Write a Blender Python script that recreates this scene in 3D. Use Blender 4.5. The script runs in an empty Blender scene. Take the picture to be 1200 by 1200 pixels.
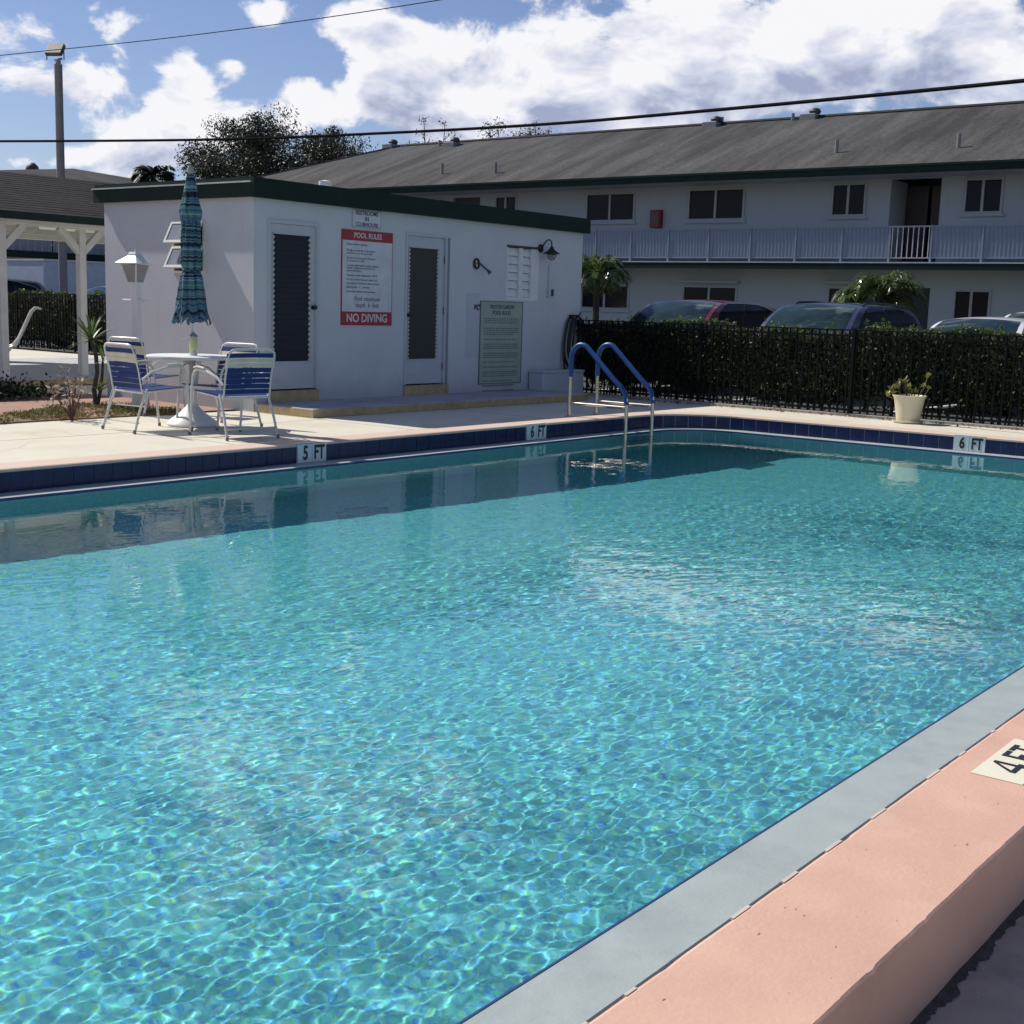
import bpy, bmesh, math, random
import numpy as np
from mathutils import Vector, Matrix, Euler
SC = bpy.context.scene
COL = SC.collection
RND = random.Random(7)
NPR = np.random.default_rng(11)
PI = math.pi

# ------------------------------------------------------------------ camera
CAMH = 1.35
FPX, PITCH, ROLL, YAW = 1517.84, 0.157048, 0.0308931, 0.66246
_F = Vector((math.cos(YAW)*math.cos(PITCH), math.sin(YAW)*math.cos(PITCH), -math.sin(PITCH)))
_R0 = Vector((math.sin(YAW), -math.cos(YAW), 0)); _U0 = _R0.cross(_F)
_R = math.cos(ROLL)*_R0 + math.sin(ROLL)*_U0
_U = -math.sin(ROLL)*_R0 + math.cos(ROLL)*_U0
cam = bpy.data.cameras.new('camera'); cam_o = bpy.data.objects.new('camera', cam); COL.objects.link(cam_o)
_M = Matrix((_R, _U, -_F)).transposed().to_4x4(); _M.translation = (0, 0, CAMH)
cam_o.matrix_world = _M
cam.sensor_width = 36; cam.lens = 36*FPX/1200; cam.clip_end = 2000; cam.clip_start = 0.05
SC.camera = cam_o
# survey helpers: where a sight line from the photographer's standpoint meets a known plane
def ray(x, y): return FPX*_F + (x-600)*_R + (600-y)*_U
def onz(x, y, z=0.0):
    d = ray(x, y); return Vector((0, 0, CAMH)) + d*((z-CAMH)/d.z)
def onx(x, y, X):
    d = ray(x, y); return Vector((0, 0, CAMH)) + d*(X/d.x)
def ony(x, y, Y):
    d = ray(x, y); return Vector((0, 0, CAMH)) + d*(Y/d.y)
def atd(x, y, dist):
    d = ray(x, y).normalized(); return Vector((0, 0, CAMH)) + d*dist
def azel(x, y):
    d = ray(x, y).normalized(); return math.atan2(d.y, d.x), math.asin(d.z)

# ------------------------------------------------------------------ light
SUN_EL, SUN_AZ = math.radians(46.3), math.radians(-6.6)
SC.view_settings.view_transform = 'Standard'; SC.view_settings.look = 'None'
SC.view_settings.gamma = 1; SC.view_settings.exposure = 0.0
try: SC.view_settings.use_curve_mapping = False
except Exception: pass
sun = bpy.data.lights.new('sun', 'SUN'); sun.energy = 5.0; sun.angle = math.radians(0.5); sun.color = (1, .95, .86)
sun_o = bpy.data.objects.new('sun', sun); COL.objects.link(sun_o)
sun_o.rotation_euler = Vector((.11, -.95, -1)).to_track_quat('-Z', 'Y').to_euler()
sun.cycles.is_caustics_light = True      # real refracted sunlight through the rippled water
SC.cycles.max_bounces = 10; SC.cycles.transmission_bounces = 8; SC.cycles.transparent_max_bounces = 16
SC.cycles.sample_clamp_indirect = 6

world = bpy.data.worlds.new('World'); SC.world = world; world.use_nodes = True
def build_sky():
    nt = world.node_tree; N = nt.nodes; L = nt.links
    N.clear()
    def m(op, a, b=None, c=None, clamp=False):
        n = N.new('ShaderNodeMath'); n.operation = op; n.use_clamp = clamp
        for i, v in enumerate((a, b, c)):
            if v is None: continue
            if isinstance(v, (int, float)): n.inputs[i].default_value = v
            else: L.new(v, n.inputs[i])
        return n.outputs[0]
    def ss(v, lo, hi, a=0.0, b=1.0):
        n = N.new('ShaderNodeMapRange'); n.interpolation_type = 'SMOOTHERSTEP'
        L.new(v, n.inputs[0])
        for i, q in enumerate((lo, hi, a, b)): n.inputs[i+1].default_value = q
        return n.outputs[0]
    tc = N.new('ShaderNodeTexCoord')
    sep = N.new('ShaderNodeSeparateXYZ'); L.new(tc.outputs['Generated'], sep.inputs[0])
    az = m('ARCTAN2', sep.outputs[1], sep.outputs[0]); el = m('ARCSINE', sep.outputs[2])
    ae = N.new('ShaderNodeCombineXYZ'); L.new(az, ae.inputs[0]); L.new(el, ae.inputs[1]); AE = ae.outputs[0]
    # cumulus banks: azimuth, elevation and half sizes in degrees
    blobs = []
    for (px, py, rx, ry, w) in ((60, 102, 50, 22, .95), (115, 92, 34, 22, .85), (95, 60, 16, 13, .6), (205, 122, 42, 45, 1.15), (215, 82, 24, 24, .8), (165, 170, 40, 32, 1.0), (235, 165, 50, 36, 1.0),
        (272, 76, 18, 11, .6), (352, 106, 40, 22, 1.0), (330, 140, 55, 20, 1.0), (312, 14, 28, 18, .75), (400, 26, 54, 24, 1.0), (470, 42, 54, 26, 1.0), (440, 104, 36, 30, 1.0), (500, 90, 60, 42, 1.15), (545, 135, 120, 40, 1.2), (600, 70, 55, 42, 1.3),
        (680, 95, 75, 55, 1.3), (735, 35, 26, 24, .75), (790, 60, 60, 60, 1.1), (860, 80, 95, 70, 1.2), (985, 55, 150, 75, 1.3), (1130, 55, 110, 60, 1.0), (1190, 95, 80, 40, 1.0), (790, 110, 70, 26, .9),
        (20, 192, 30, 9, .6), (110, 190, 50, 16, .6)):
        a, e = azel(px, py); blobs.append((a, e, rx/1540, ry/1540, w))
    cur = curv = None
    for (ba, be, ra, re, w) in blobs:
        vm = N.new('ShaderNodeVectorMath'); vm.operation = 'MULTIPLY_ADD'
        L.new(AE, vm.inputs[0]); vm.inputs[1].default_value = (1/ra, 1/re, 0); vm.inputs[2].default_value = (-ba/ra, -be/re, 0)
        dp = N.new('ShaderNodeVectorMath'); dp.operation = 'DOT_PRODUCT'; L.new(vm.outputs[0], dp.inputs[0]); L.new(vm.outputs[0], dp.inputs[1])
        g = m('MULTIPLY', m('EXPONENT', m('MULTIPLY', dp.outputs['Value'], -1.1)), w)
        gv = N.new('ShaderNodeVectorMath'); gv.operation = 'SCALE'; L.new(vm.outputs[0], gv.inputs[0]); L.new(g, gv.inputs['Scale'])
        cur = g if cur is None else m('ADD', cur, g)
        if curv is None: curv = gv.outputs[0]
        else:
            ad = N.new('ShaderNodeVectorMath'); ad.operation = 'ADD'; L.new(curv, ad.inputs[0]); L.new(gv.outputs[0], ad.inputs[1]); curv = ad.outputs[0]
    spv = N.new('ShaderNodeSeparateXYZ'); L.new(curv, spv.inputs[0]); hv = spv.outputs[1]
    cur = m('MINIMUM', cur, 1.35)
    # beyond the view sparser cumulus goes on, thinned to lower the ambient light
    big = N.new('ShaderNodeTexNoise'); big.inputs['Scale'].default_value = 2.6; big.inputs['Detail'].default_value = 2
    cmb = N.new('ShaderNodeVectorMath'); cmb.operation = 'MULTIPLY'; L.new(AE, cmb.inputs[0]); cmb.inputs[1].default_value = (1, 1.6, 0)
    L.new(cmb.outputs[0], big.inputs['Vector'])
    out = m('MAXIMUM', ss(m('ABSOLUTE', m('SUBTRACT', az, .66)), .40, .62), ss(el, .23, .36))
    cov = m('ADD', m('MULTIPLY', cur, m('SUBTRACT', 1, out)), m('MULTIPLY', ss(big.outputs[0], .50, .72, 0.0, .9), out))
    def puff(dx, dy, detail):
        v = N.new('ShaderNodeVectorMath'); v.operation = 'ADD'; L.new(cmb.outputs[0], v.inputs[0]); v.inputs[1].default_value = (dx, dy, 0)
        n1 = N.new('ShaderNodeTexNoise'); n1.inputs['Scale'].default_value = 15; n1.inputs['Detail'].default_value = detail; n1.inputs['Roughness'].default_value = .58
        n1.inputs['Distortion'].default_value = .25
        L.new(v.outputs[0], n1.inputs['Vector']); return n1.outputs[0]
    p0 = puff(0, 0, 8); p1 = puff(.012, .034, 4)
    d0 = m('ADD', m('MULTIPLY_ADD', p0, 3.7, cov), -2.36)
    mask = ss(d0, -.16, .36)
    relief = m('MULTIPLY', m('SUBTRACT', p0, p1), 2.6)
    body = ss(d0, .1, 1.5)
    lit = m('ADD', m('ADD', m('MULTIPLY', body, -.40), .95), m('ADD', relief, m('MULTIPLY', ss(hv, -.8, .5, -1, 1), .24)))
    ramp = N.new('ShaderNodeValToRGB'); L.new(lit, ramp.inputs[0])
    ramp.color_ramp.elements[0].position = .30; ramp.color_ramp.elements[0].color = (.36, .41, .58, 1)
    ramp.color_ramp.elements[1].position = 1.0; ramp.color_ramp.elements[1].color = (.93, .93, .97, 1)
    e = ramp.color_ramp.elements.new(.62); e.color = (.62, .66, .80, 1)
    sky = N.new('ShaderNodeTexSky'); sky.sky_type = 'NISHITA'; sky.sun_disc = False
    sky.sun_elevation = SUN_EL; sky.sun_rotation = SUN_AZ % (2*PI); sky.dust_density = .3; sky.ozone_density = 2.5; sky.air_density = 1.0
    hs = N.new('ShaderNodeMixRGB'); hs.blend_type = 'MULTIPLY'; hs.inputs[0].default_value = 1
    L.new(sky.outputs[0], hs.inputs[1]); hs.inputs[2].default_value = SKYTINT
    sc_ = N.new('ShaderNodeVectorMath'); sc_.operation = 'SCALE'; sc_.inputs['Scale'].default_value = 1/SKYS
    L.new(ramp.outputs[0], sc_.inputs[0])
    mx = N.new('ShaderNodeMixRGB'); L.new(mask, mx.inputs[0]); L.new(hs.outputs[0], mx.inputs[1]); L.new(sc_.outputs[0], mx.inputs[2])
    bg = N.new('ShaderNodeBackground'); bg.inputs[1].default_value = SKYS; L.new(mx.outputs[0], bg.inputs[0])
    o = N.new('ShaderNodeOutputWorld'); L.new(bg.outputs[0], o.inputs[0])
SKYS = .08
SKYTINT = (1.0, .97, 1.15, 1)
build_sky(); world.cycles.sampling_method = 'MANUAL'; world.cycles.sample_map_resolution = 256

# ------------------------------------------------------------------ materials
MATS = {}
def mat(name, col, rough=.6, metal=0.0, var=.10, vscale=6.0, bump=0.0, bscale=60.0, spec=.5, col2=None, v2scale=1.2, v2=(.5, .62), coat=0, stretch=None, seed=0, trans=0, emis=None):
    if name in MATS: return MATS[name]
    m = bpy.data.materials.new(name); m.use_nodes = True; nt = m.node_tree; N = nt.nodes; L = nt.links
    b = N['Principled BSDF']; b.inputs['Roughness'].default_value = rough; b.inputs['Metallic'].default_value = metal
    b.inputs['Specular IOR Level'].default_value = spec; b.inputs['Coat Weight'].default_value = coat
    b.inputs['Transmission Weight'].default_value = trans
    tc = N.new('ShaderNodeTexCoord'); mp = N.new('ShaderNodeMapping'); L.new(tc.outputs['Object'], mp.inputs[0])
    mp.inputs['Location'].default_value = (seed*3.1, seed*1.7, seed)
    if stretch: mp.inputs['Scale'].default_value = stretch
    n = N.new('ShaderNodeTexNoise'); n.inputs['Scale'].default_value = vscale; n.inputs['Detail'].default_value = 6; n.inputs['Roughness'].default_value = .6
    L.new(mp.outputs[0], n.inputs['Vector'])
    r = N.new('ShaderNodeValToRGB'); L.new(n.outputs[0], r.inputs[0])
    lo = tuple(max(0, c*(1-var)) for c in col); hi = tuple(min(1, c*(1+var)) for c in col)
    r.color_ramp.elements[0].position = .3; r.color_ramp.elements[0].color = (*lo, 1)
    r.color_ramp.elements[1].position = .7; r.color_ramp.elements[1].color = (*hi, 1)
    out = r.outputs[0]
    if col2:
        n2 = N.new('ShaderNodeTexNoise'); n2.inputs['Scale'].default_value = v2scale; n2.inputs['Detail'].default_value = 9; n2.inputs['Roughness'].default_value = .65
        L.new(mp.outputs[0], n2.inputs['Vector'])
        mr = N.new('ShaderNodeMapRange'); mr.inputs[1].default_value = v2[0]; mr.inputs[2].default_value = v2[1]; L.new(n2.outputs[0], mr.inputs[0])
        mx = N.new('ShaderNodeMixRGB'); L.new(mr.outputs[0], mx.inputs[0]); L.new(out, mx.inputs[1]); mx.inputs[2].default_value = (*col2, 1); out = mx.outputs[0]
    L.new(out, b.inputs['Base Color'])
    if bump:
        n3 = N.new('ShaderNodeTexNoise'); n3.inputs['Scale'].default_value = bscale; n3.inputs['Detail'].default_value = 4
        L.new(mp.outputs[0], n3.inputs['Vector'])
        bp = N.new('ShaderNodeBump'); bp.inputs['Strength'].default_value = bump; bp.inputs['Distance'].default_value = .01
        L.new(n3.outputs[0], bp.inputs['Height']); L.new(bp.outputs[0], b.inputs['Normal'])
    MATS[name] = m; return m
def leafmat(name, c, c2, rough=.5, transl=.35):
    if name in MATS: return MATS[name]
    m = bpy.data.materials.new(name); m.use_nodes = True; nt = m.node_tree; N = nt.nodes; L = nt.links
    b = N['Principled BSDF']; b.inputs['Roughness'].default_value = rough
    g = N.new('ShaderNodeNewGeometry'); r = N.new('ShaderNodeValToRGB'); L.new(g.outputs['Random Per Island'], r.inputs[0])
    r.color_ramp.elements[0].color = (*c, 1); r.color_ramp.elements[1].color = (*c2, 1)
    L.new(r.outputs[0], b.inputs['Base Color'])
    t = N.new('ShaderNodeBsdfTranslucent'); L.new(r.outputs[0], t.inputs[0])
    mx = N.new('ShaderNodeMixShader'); mx.inputs[0].default_value = transl
    L.new(b.outputs[0], mx.inputs[1]); L.new(t.outputs[0], mx.inputs[2]); L.new(mx.outputs[0], N['Material Output'].inputs[0])
    MATS[name] = m; return m

white_stucco = mat('white_stucco', (.58, .60, .63), .85, var=.03, vscale=1.2, bump=.35, bscale=70, col2=(.50, .52, .55), v2scale=.9, v2=(.55, .8))
apt_paint = mat('apartment_paint', (.46, .49, .515), .85, var=.04, vscale=.5, bump=.2, bscale=30)
green_trim = mat('green_trim', (.011, .026, .022), .7, var=.15, vscale=3, spec=.2)
dark_green = mat('green_fascia', (.011, .025, .021), .7, var=.2, vscale=4, spec=.2)
drip_white = mat('pale_drip_edge', (.5, .52, .5), .6)
white_paint = mat('white_paint', (.74, .74, .73), .45, var=.04)
old_white = mat('weathered_white_paint', (.66, .64, .58), .6, var=.08, vscale=5)
door_paint = mat('door_grey_paint', (.50, .52, .55), .5, var=.04)
yellow_step = mat('yellow_step_paint', (.43, .33, .17), .7, var=.2, vscale=9, col2=(.22, .18, .13), v2scale=4, v2=(.55, .7))
cream_deck = mat('cream_deck_concrete', (.64, .60, .49), .8, var=.06, vscale=2.2, bump=.25, bscale=90, col2=(.50, .44, .33), v2scale=1.1, v2=(.50, .74))
pink_conc = mat('pink_painted_concrete', (.62, .385, .29), .66, var=.06, vscale=4, bump=.14, bscale=70, col2=(.55, .33, .25), v2scale=3.4, v2=(.46, .76))
path_pink = mat('shade_darkened_path', (.34, .20, .15), .85, var=.15, vscale=2.5, bump=.2, bscale=50)  # terracotta tone darkened to stand in for missing shelter shade
grey_deck = mat('grey_deck_paint', (.42, .36, .29), .75, var=.1, vscale=6, bump=.3, bscale=80, col2=(.19, .18, .19), v2scale=3, v2=(.5, .75))
lip_mat = mat('gutter_lip_plaster', (.35, .395, .39), .6, var=.06, vscale=7, bump=.1, bscale=90, col2=(.29, .33, .33), v2scale=3, v2=(.48, .68))
mortar = mat('tile_grout', (.35, .37, .40), .8)
tile_navy = mat('navy_glazed_tile', (.012, .020, .075), .22, var=.25, vscale=10, coat=0, spec=.3)
tile_white = mat('white_glazed_tile', (.62, .66, .68), .15, var=.04)
marker_cream = mat('cream_marker_paint', (.74, .70, .55), .5, var=.04)
black_paint = mat('black_paint', (.02, .02, .025), .5)
def painted_sparkle_plaster():
    """blue-green plaster: small coloured cells imitate sunlight split into colours by the water"""
    m = bpy.data.materials.new('pool_plaster'); m.use_nodes = True; nt = m.node_tree; N = nt.nodes; L = nt.links
    b = N['Principled BSDF']; b.inputs['Roughness'].default_value = .8
    tc = N.new('ShaderNodeTexCoord'); v = N.new('ShaderNodeTexVoronoi'); v.inputs['Scale'].default_value = 62
    L.new(tc.outputs['Object'], v.inputs['Vector'])
    sp = N.new('ShaderNodeSeparateColor'); L.new(v.outputs['Color'], sp.inputs[0])
    r = N.new('ShaderNodeValToRGB'); r.color_ramp.interpolation = 'CONSTANT'; L.new(sp.outputs[0], r.inputs[0])
    cs = [(0, (.42, .55, .56)), (.28, (.50, .60, .57)), (.52, (.40, .64, .51)), (.70, (.33, .49, .68)), (.82, (.64, .68, .40)), (.90, (.70, .74, .70)), (.96, (.28, .38, .66))]  # cell colours stand in for the rainbow sparkle of refracted sunlight
    r.color_ramp.elements[0].color = (*cs[0][1], 1); r.color_ramp.elements[1].position = cs[1][0]; r.color_ramp.elements[1].color = (*cs[1][1], 1)
    for p_, c in cs[2:]:
        e = r.color_ramp.elements.new(p_); e.color = (*c, 1)
    L.new(r.outputs[0], b.inputs['Base Color']); return m
plaster = painted_sparkle_plaster()
trim_blue = mat('blue_edge_tile', (.02, .05, .15), .3, var=.2)
steel = mat('stainless_steel', (.55, .50, .42), .25, metal=1, var=.08, vscale=20)
rail_blue = mat('blue_vinyl_rail_cover', (.012, .06, .22), .38, var=.15)
alu = mat('painted_white_aluminium', (.62, .61, .58), .35, var=.06)
vinyl_navy = mat('navy_vinyl_strap', (.011, .034, .15), .5, var=.15, spec=.25)
vinyl_cream = mat('cream_vinyl_strap', (.60, .57, .47), .5)
asphalt = mat('asphalt', (.055, .055, .055), .9, var=.2, vscale=40)
earth = mat('dry_soil', (.20, .13, .07), .95, var=.35, vscale=14, bump=.6, bscale=60)
grass_ground = mat('grass_ground', (.06, .09, .03), .95, var=.3, vscale=3)
black_iron = mat('black_fence_paint', (.006, .007, .008), .7, var=.2, spec=.15)
glass_dark = mat('dark_window_glass', (.007, .011, .017), .12, var=.3, vscale=.8, spec=.16)
screen_dark = mat('dark_interior_screen', (.02, .024, .03), .5, var=.3, vscale=2)
louver_glass = mat('dark_louver_glass', (.022, .027, .042), .35, spec=.2)
louver_green = mat('grey_green_louver', (.055, .061, .058), .5, spec=.2)
black_plastic = mat('black_plastic', (.012, .012, .014), .4)
rubber = mat('tyre_rubber', (.02, .02, .02), .8)
red_paint = mat('red_enamel', (.24, .015, .015), .5)
sign_red = mat('sign_red', (.36, .025, .03), .45)
sign_white = mat('sign_white', (.62, .63, .66), .45)
sign_cream = mat('sign_pale_green', (.36, .42, .34), .5)
sign_text = mat('sign_dark_print', (.04, .04, .10), .6)
sign_grey = mat('sign_grey_print', (.17, .20, .19), .6)
pole_conc = mat('pole_concrete', (.20, .19, .20), .8, var=.1)
pot_cream = mat('cream_plastic_pot', (.66, .60, .44), .45, var=.04)
bark = mat('bark', (.062, .052, .043), .9, var=.3, vscale=12, bump=.8, bscale=30)
lamp_glass = mat('frosted_lamp_glass', (.34, .32, .29), .3)
lime = mat('pale_lime_glass', (.55, .60, .28), .25)
patch_grey = mat('grey_paint_patch', (.50, .52, .57), .8, var=.04)

def roof_material(name, c, c2, axis_y=True):
    m = bpy.data.materials.new(name); m.use_nodes = True; nt = m.node_tree; N = nt.nodes; L = nt.links
    b = N['Principled BSDF']; b.inputs['Roughness'].default_value = .95; b.inputs['Specular IOR Level'].default_value = .2
    tc = N.new('ShaderNodeTexCoord')
    def noise(scale, vec, det=5):
        mp = N.new('ShaderNodeMapping'); mp.inputs['Scale'].default_value = vec; L.new(tc.outputs['Object'], mp.inputs[0])
        n = N.new('ShaderNodeTexNoise'); n.inputs['Scale'].default_value = scale; n.inputs['Detail'].default_value = det; n.inputs['Roughness'].default_value = .62
        L.new(mp.outputs[0], n.inputs['Vector']); return n.outputs[0]
    a = noise(1.2, (.16, 1, .16) if axis_y else (1, .16, .16), 7)    # rain streaks running down the slope
    f = noise(9, (1, 1, 1), 3)
    mr = N.new('ShaderNodeMapRange'); mr.inputs[1].default_value = .38; mr.inputs[2].default_value = .66; L.new(a, mr.inputs[0])
    mx = N.new('ShaderNodeMixRGB'); L.new(mr.outputs[0], mx.inputs[0]); mx.inputs[1].default_value = (*c, 1); mx.inputs[2].default_value = (*c2, 1)
    m2 = N.new('ShaderNodeMapRange'); m2.inputs[1].default_value = .3; m2.inputs[2].default_value = .7; m2.inputs[3].default_value = .72; m2.inputs[4].default_value = 1.25; L.new(f, m2.inputs[0])
    mu = N.new('ShaderNodeVectorMath'); mu.operation = 'SCALE'; L.new(mx.outputs[0], mu.inputs[0]); L.new(m2.outputs[0], mu.inputs['Scale'])
    L.new(mu.outputs[0], b.inputs['Base Color'])
    bp = N.new('ShaderNodeBump'); bp.inputs['Strength'].default_value = .5; bp.inputs['Distance'].default_value = .03; L.new(f, bp.inputs['Height']); L.new(bp.outputs[0], b.inputs['Normal'])
    return m
def splash_dirt(m, top, amount, col):
    nt = m.node_tree; b = nt.nodes['Principled BSDF']; src = b.inputs['Base Color'].links[0].from_socket; N = nt.nodes; L = nt.links
    tc = N.new('ShaderNodeTexCoord'); sp = N.new('ShaderNodeSeparateXYZ'); L.new(tc.outputs['Object'], sp.inputs[0])
    n = N.new('ShaderNodeTexNoise'); n.inputs['Scale'].default_value = 3.5; n.inputs['Detail'].default_value = 7; L.new(tc.outputs['Object'], n.inputs['Vector'])
    a = N.new('ShaderNodeMath'); a.operation = 'MULTIPLY_ADD'; L.new(n.outputs[0], a.inputs[0]); a.inputs[1].default_value = -1.1*top; L.new(sp.outputs[2], a.inputs[2])
    r = N.new('ShaderNodeMapRange'); r.inputs[1].default_value = -.35*top; r.inputs[2].default_value = .35*top; r.inputs[3].default_value = amount; r.inputs[4].default_value = 0; L.new(a.outputs[0], r.inputs[0])
    x = N.new('ShaderNodeMixRGB'); L.new(r.outputs[0], x.inputs[0]); L.new(src, x.inputs[1]); x.inputs[2].default_value = (*col, 1)
    # thin rain streaks
    mp = N.new('ShaderNodeMapping'); mp.inputs['Scale'].default_value = (5, 5, .6); L.new(tc.outputs['Object'], mp.inputs[0])
    s_ = N.new('ShaderNodeTexNoise'); s_.inputs['Scale'].default_value = 2; s_.inputs['Detail'].default_value = 5; L.new(mp.outputs[0], s_.inputs['Vector'])
    q = N.new('ShaderNodeMapRange'); q.inputs[1].default_value = .60; q.inputs[2].default_value = .78; q.inputs[4].default_value = .10; L.new(s_.outputs[0], q.inputs[0])
    y = N.new('ShaderNodeMixRGB'); L.new(q.outputs[0], y.inputs[0]); L.new(x.outputs[0], y.inputs[1]); y.inputs[2].default_value = (*col, 1)
    L.new(y.outputs[0], b.inputs['Base Color'])
splash_dirt(white_stucco, .45, .45, (.30, .29, .27)); splash_dirt(apt_paint, .8, .3, (.20, .20, .19))
# sun-bleached, foot-worn paint: the far runs of the coping have faded to cream
_nt = pink_conc.node_tree; _b = _nt.nodes['Principled BSDF']; _src = _b.inputs['Base Color'].links[0].from_socket
_tc = _nt.nodes.new('ShaderNodeTexCoord'); _sp = _nt.nodes.new('ShaderNodeSeparateXYZ'); _nt.links.new(_tc.outputs['Object'], _sp.inputs[0])
_n = _nt.nodes.new('ShaderNodeTexNoise'); _n.inputs['Scale'].default_value = 5; _n.inputs['Detail'].default_value = 6; _nt.links.new(_tc.outputs['Object'], _n.inputs['Vector'])
_ma = _nt.nodes.new('ShaderNodeMath'); _ma.operation = 'MULTIPLY_ADD'; _nt.links.new(_n.outputs[0], _ma.inputs[0]); _ma.inputs[1].default_value = 5.0; _nt.links.new(_sp.outputs[1], _ma.inputs[2])
_mr = _nt.nodes.new('ShaderNodeMapRange'); _mr.inputs[1].default_value = 4.2; _mr.inputs[2].default_value = 7.2; _mr.inputs[4].default_value = .62; _nt.links.new(_ma.outputs[0], _mr.inputs[0])
_mx = _nt.nodes.new('ShaderNodeMixRGB'); _nt.links.new(_mr.outputs[0], _mx.inputs[0]); _nt.links.new(_src, _mx.inputs[1]); _mx.inputs[2].default_value = (.64, .54, .44, 1)
_nt.links.new(_mx.outputs[0], _b.inputs['Base Color'])
shingle = roof_material('weathered_shingle', (.043, .043, .045), (.096, .096, .096))
shingle_dark = roof_material('dark_brown_shingle', (.010, .009, .011), (.018, .016, .019), False)
shingle_far = roof_material('dark_far_shingle', (.04, .038, .042), (.065, .06, .062), False)

# ------------------------------------------------------------------ mesh helpers
class MB:
    def __init__(s): s.v = []; s.f = []
    def add(s, vs, fs):
        o = len(s.v); s.v += [tuple(v) for v in vs]; s.f += [tuple(i+o for i in f) for f in fs]; return s
    def box(s, x0, x1, y0, y1, z0, z1):
        v = [(x, y, z) for x in (x0, x1) for y in (y0, y1) for z in (z0, z1)]
        return s.add(v, [(0, 1, 3, 2), (4, 6, 7, 5), (0, 4, 5, 1), (2, 3, 7, 6), (0, 2, 6, 4), (1, 5, 7, 3)])
    def obox(s, c, size, rot=(0, 0, 0)):
        M = Euler(rot).to_matrix(); h = [q/2 for q in size]; c = Vector(c)
        v = [c + M @ Vector((x*h[0], y*h[1], z*h[2])) for x in (-1, 1) for y in (-1, 1) for z in (-1, 1)]
        return s.add(v, [(0, 1, 3, 2), (4, 6, 7, 5), (0, 4, 5, 1), (2, 3, 7, 6), (0, 2, 6, 4), (1, 5, 7, 3)])
    def tube(s, pts, r, n=8, caps=True, flat=1.0):
        pts = [Vector(p) for p in pts]; k = len(pts)
        rr = r if isinstance(r, (list, tuple)) else [r]*k
        t0 = (pts[1]-pts[0]).normalized()
        up = Vector((0, 0, 1)) if abs(t0.z) < .9 else Vector((1, 0, 0))
        a = t0.cross(up).normalized(); rings = []
        for i, p in enumerate(pts):
            t = (pts[min(i+1, k-1)]-pts[max(i-1, 0)]).normalized()
            a = (a - t*a.dot(t)).normalized(); b = t.cross(a)
            rings.append([p + rr[i]*(math.cos(2*PI*j/n)*a + flat*math.sin(2*PI*j/n)*b) for j in range(n)])
        o = len(s.v)
        for q in rings: s.v += [tuple(x) for x in q]
        for i in range(k-1):
            for j in range(n):
                s.f.append((o+i*n+j, o+i*n+(j+1) % n, o+(i+1)*n+(j+1) % n, o+(i+1)*n+j))
        if caps:
            s.f.append(tuple(o+j for j in range(n))[::-1]); s.f.append(tuple(o+(k-1)*n+j for j in range(n)))
        return s
    def lathe(s, prof, n=24, c=(0, 0, 0), wob=None):
        o = len(s.v); c = Vector(c); k = len(prof)
        for i, (r, z) in enumerate(prof):
            for j in range(n):
                t = 2*PI*j/n; q = r*(wob(t, z) if wob else 1)
                s.v.append((c.x+q*math.cos(t), c.y+q*math.sin(t), c.z+z))
        for i in range(k-1):
            for j in range(n):
                s.f.append((o+i*n+j, o+i*n+(j+1) % n, o+(i+1)*n+(j+1) % n, o+(i+1)*n+j))
        s.f.append(tuple(o+j for j in range(n))[::-1]); s.f.append(tuple(o+(k-1)*n+j for j in range(n)))
        return s
    def prism(s, poly, z0, z1):
        n = len(poly)
        return s.add([(x, y, z0) for x, y in poly]+[(x, y, z1) for x, y in poly],
                     [tuple(range(n))[::-1], tuple(range(n, 2*n))]+[(i, (i+1) % n, n+(i+1) % n, n+i) for i in range(n)])
    def build(s, name, m, parent=None, smooth=False, bevel=0, kind=None, loc=None):
        me = bpy.data.meshes.new(name); me.from_pydata(s.v, [], s.f); me.materials.append(m)
        if smooth:
            me.polygons.foreach_set('use_smooth', [True]*len(me.polygons))
            try: me.set_sharp_from_angle(angle=math.radians(40))
            except Exception: pass
        me.update()
        o = bpy.data.objects.new(name, me); COL.objects.link(o)
        if parent: o.parent = parent
        if loc: o.location = loc
        if bevel:
            b = o.modifiers.new('bevel', 'BEVEL'); b.width = bevel; b.segments = 2; b.limit_method = 'ANGLE'
        if kind: o['kind'] = kind
        return o
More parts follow.
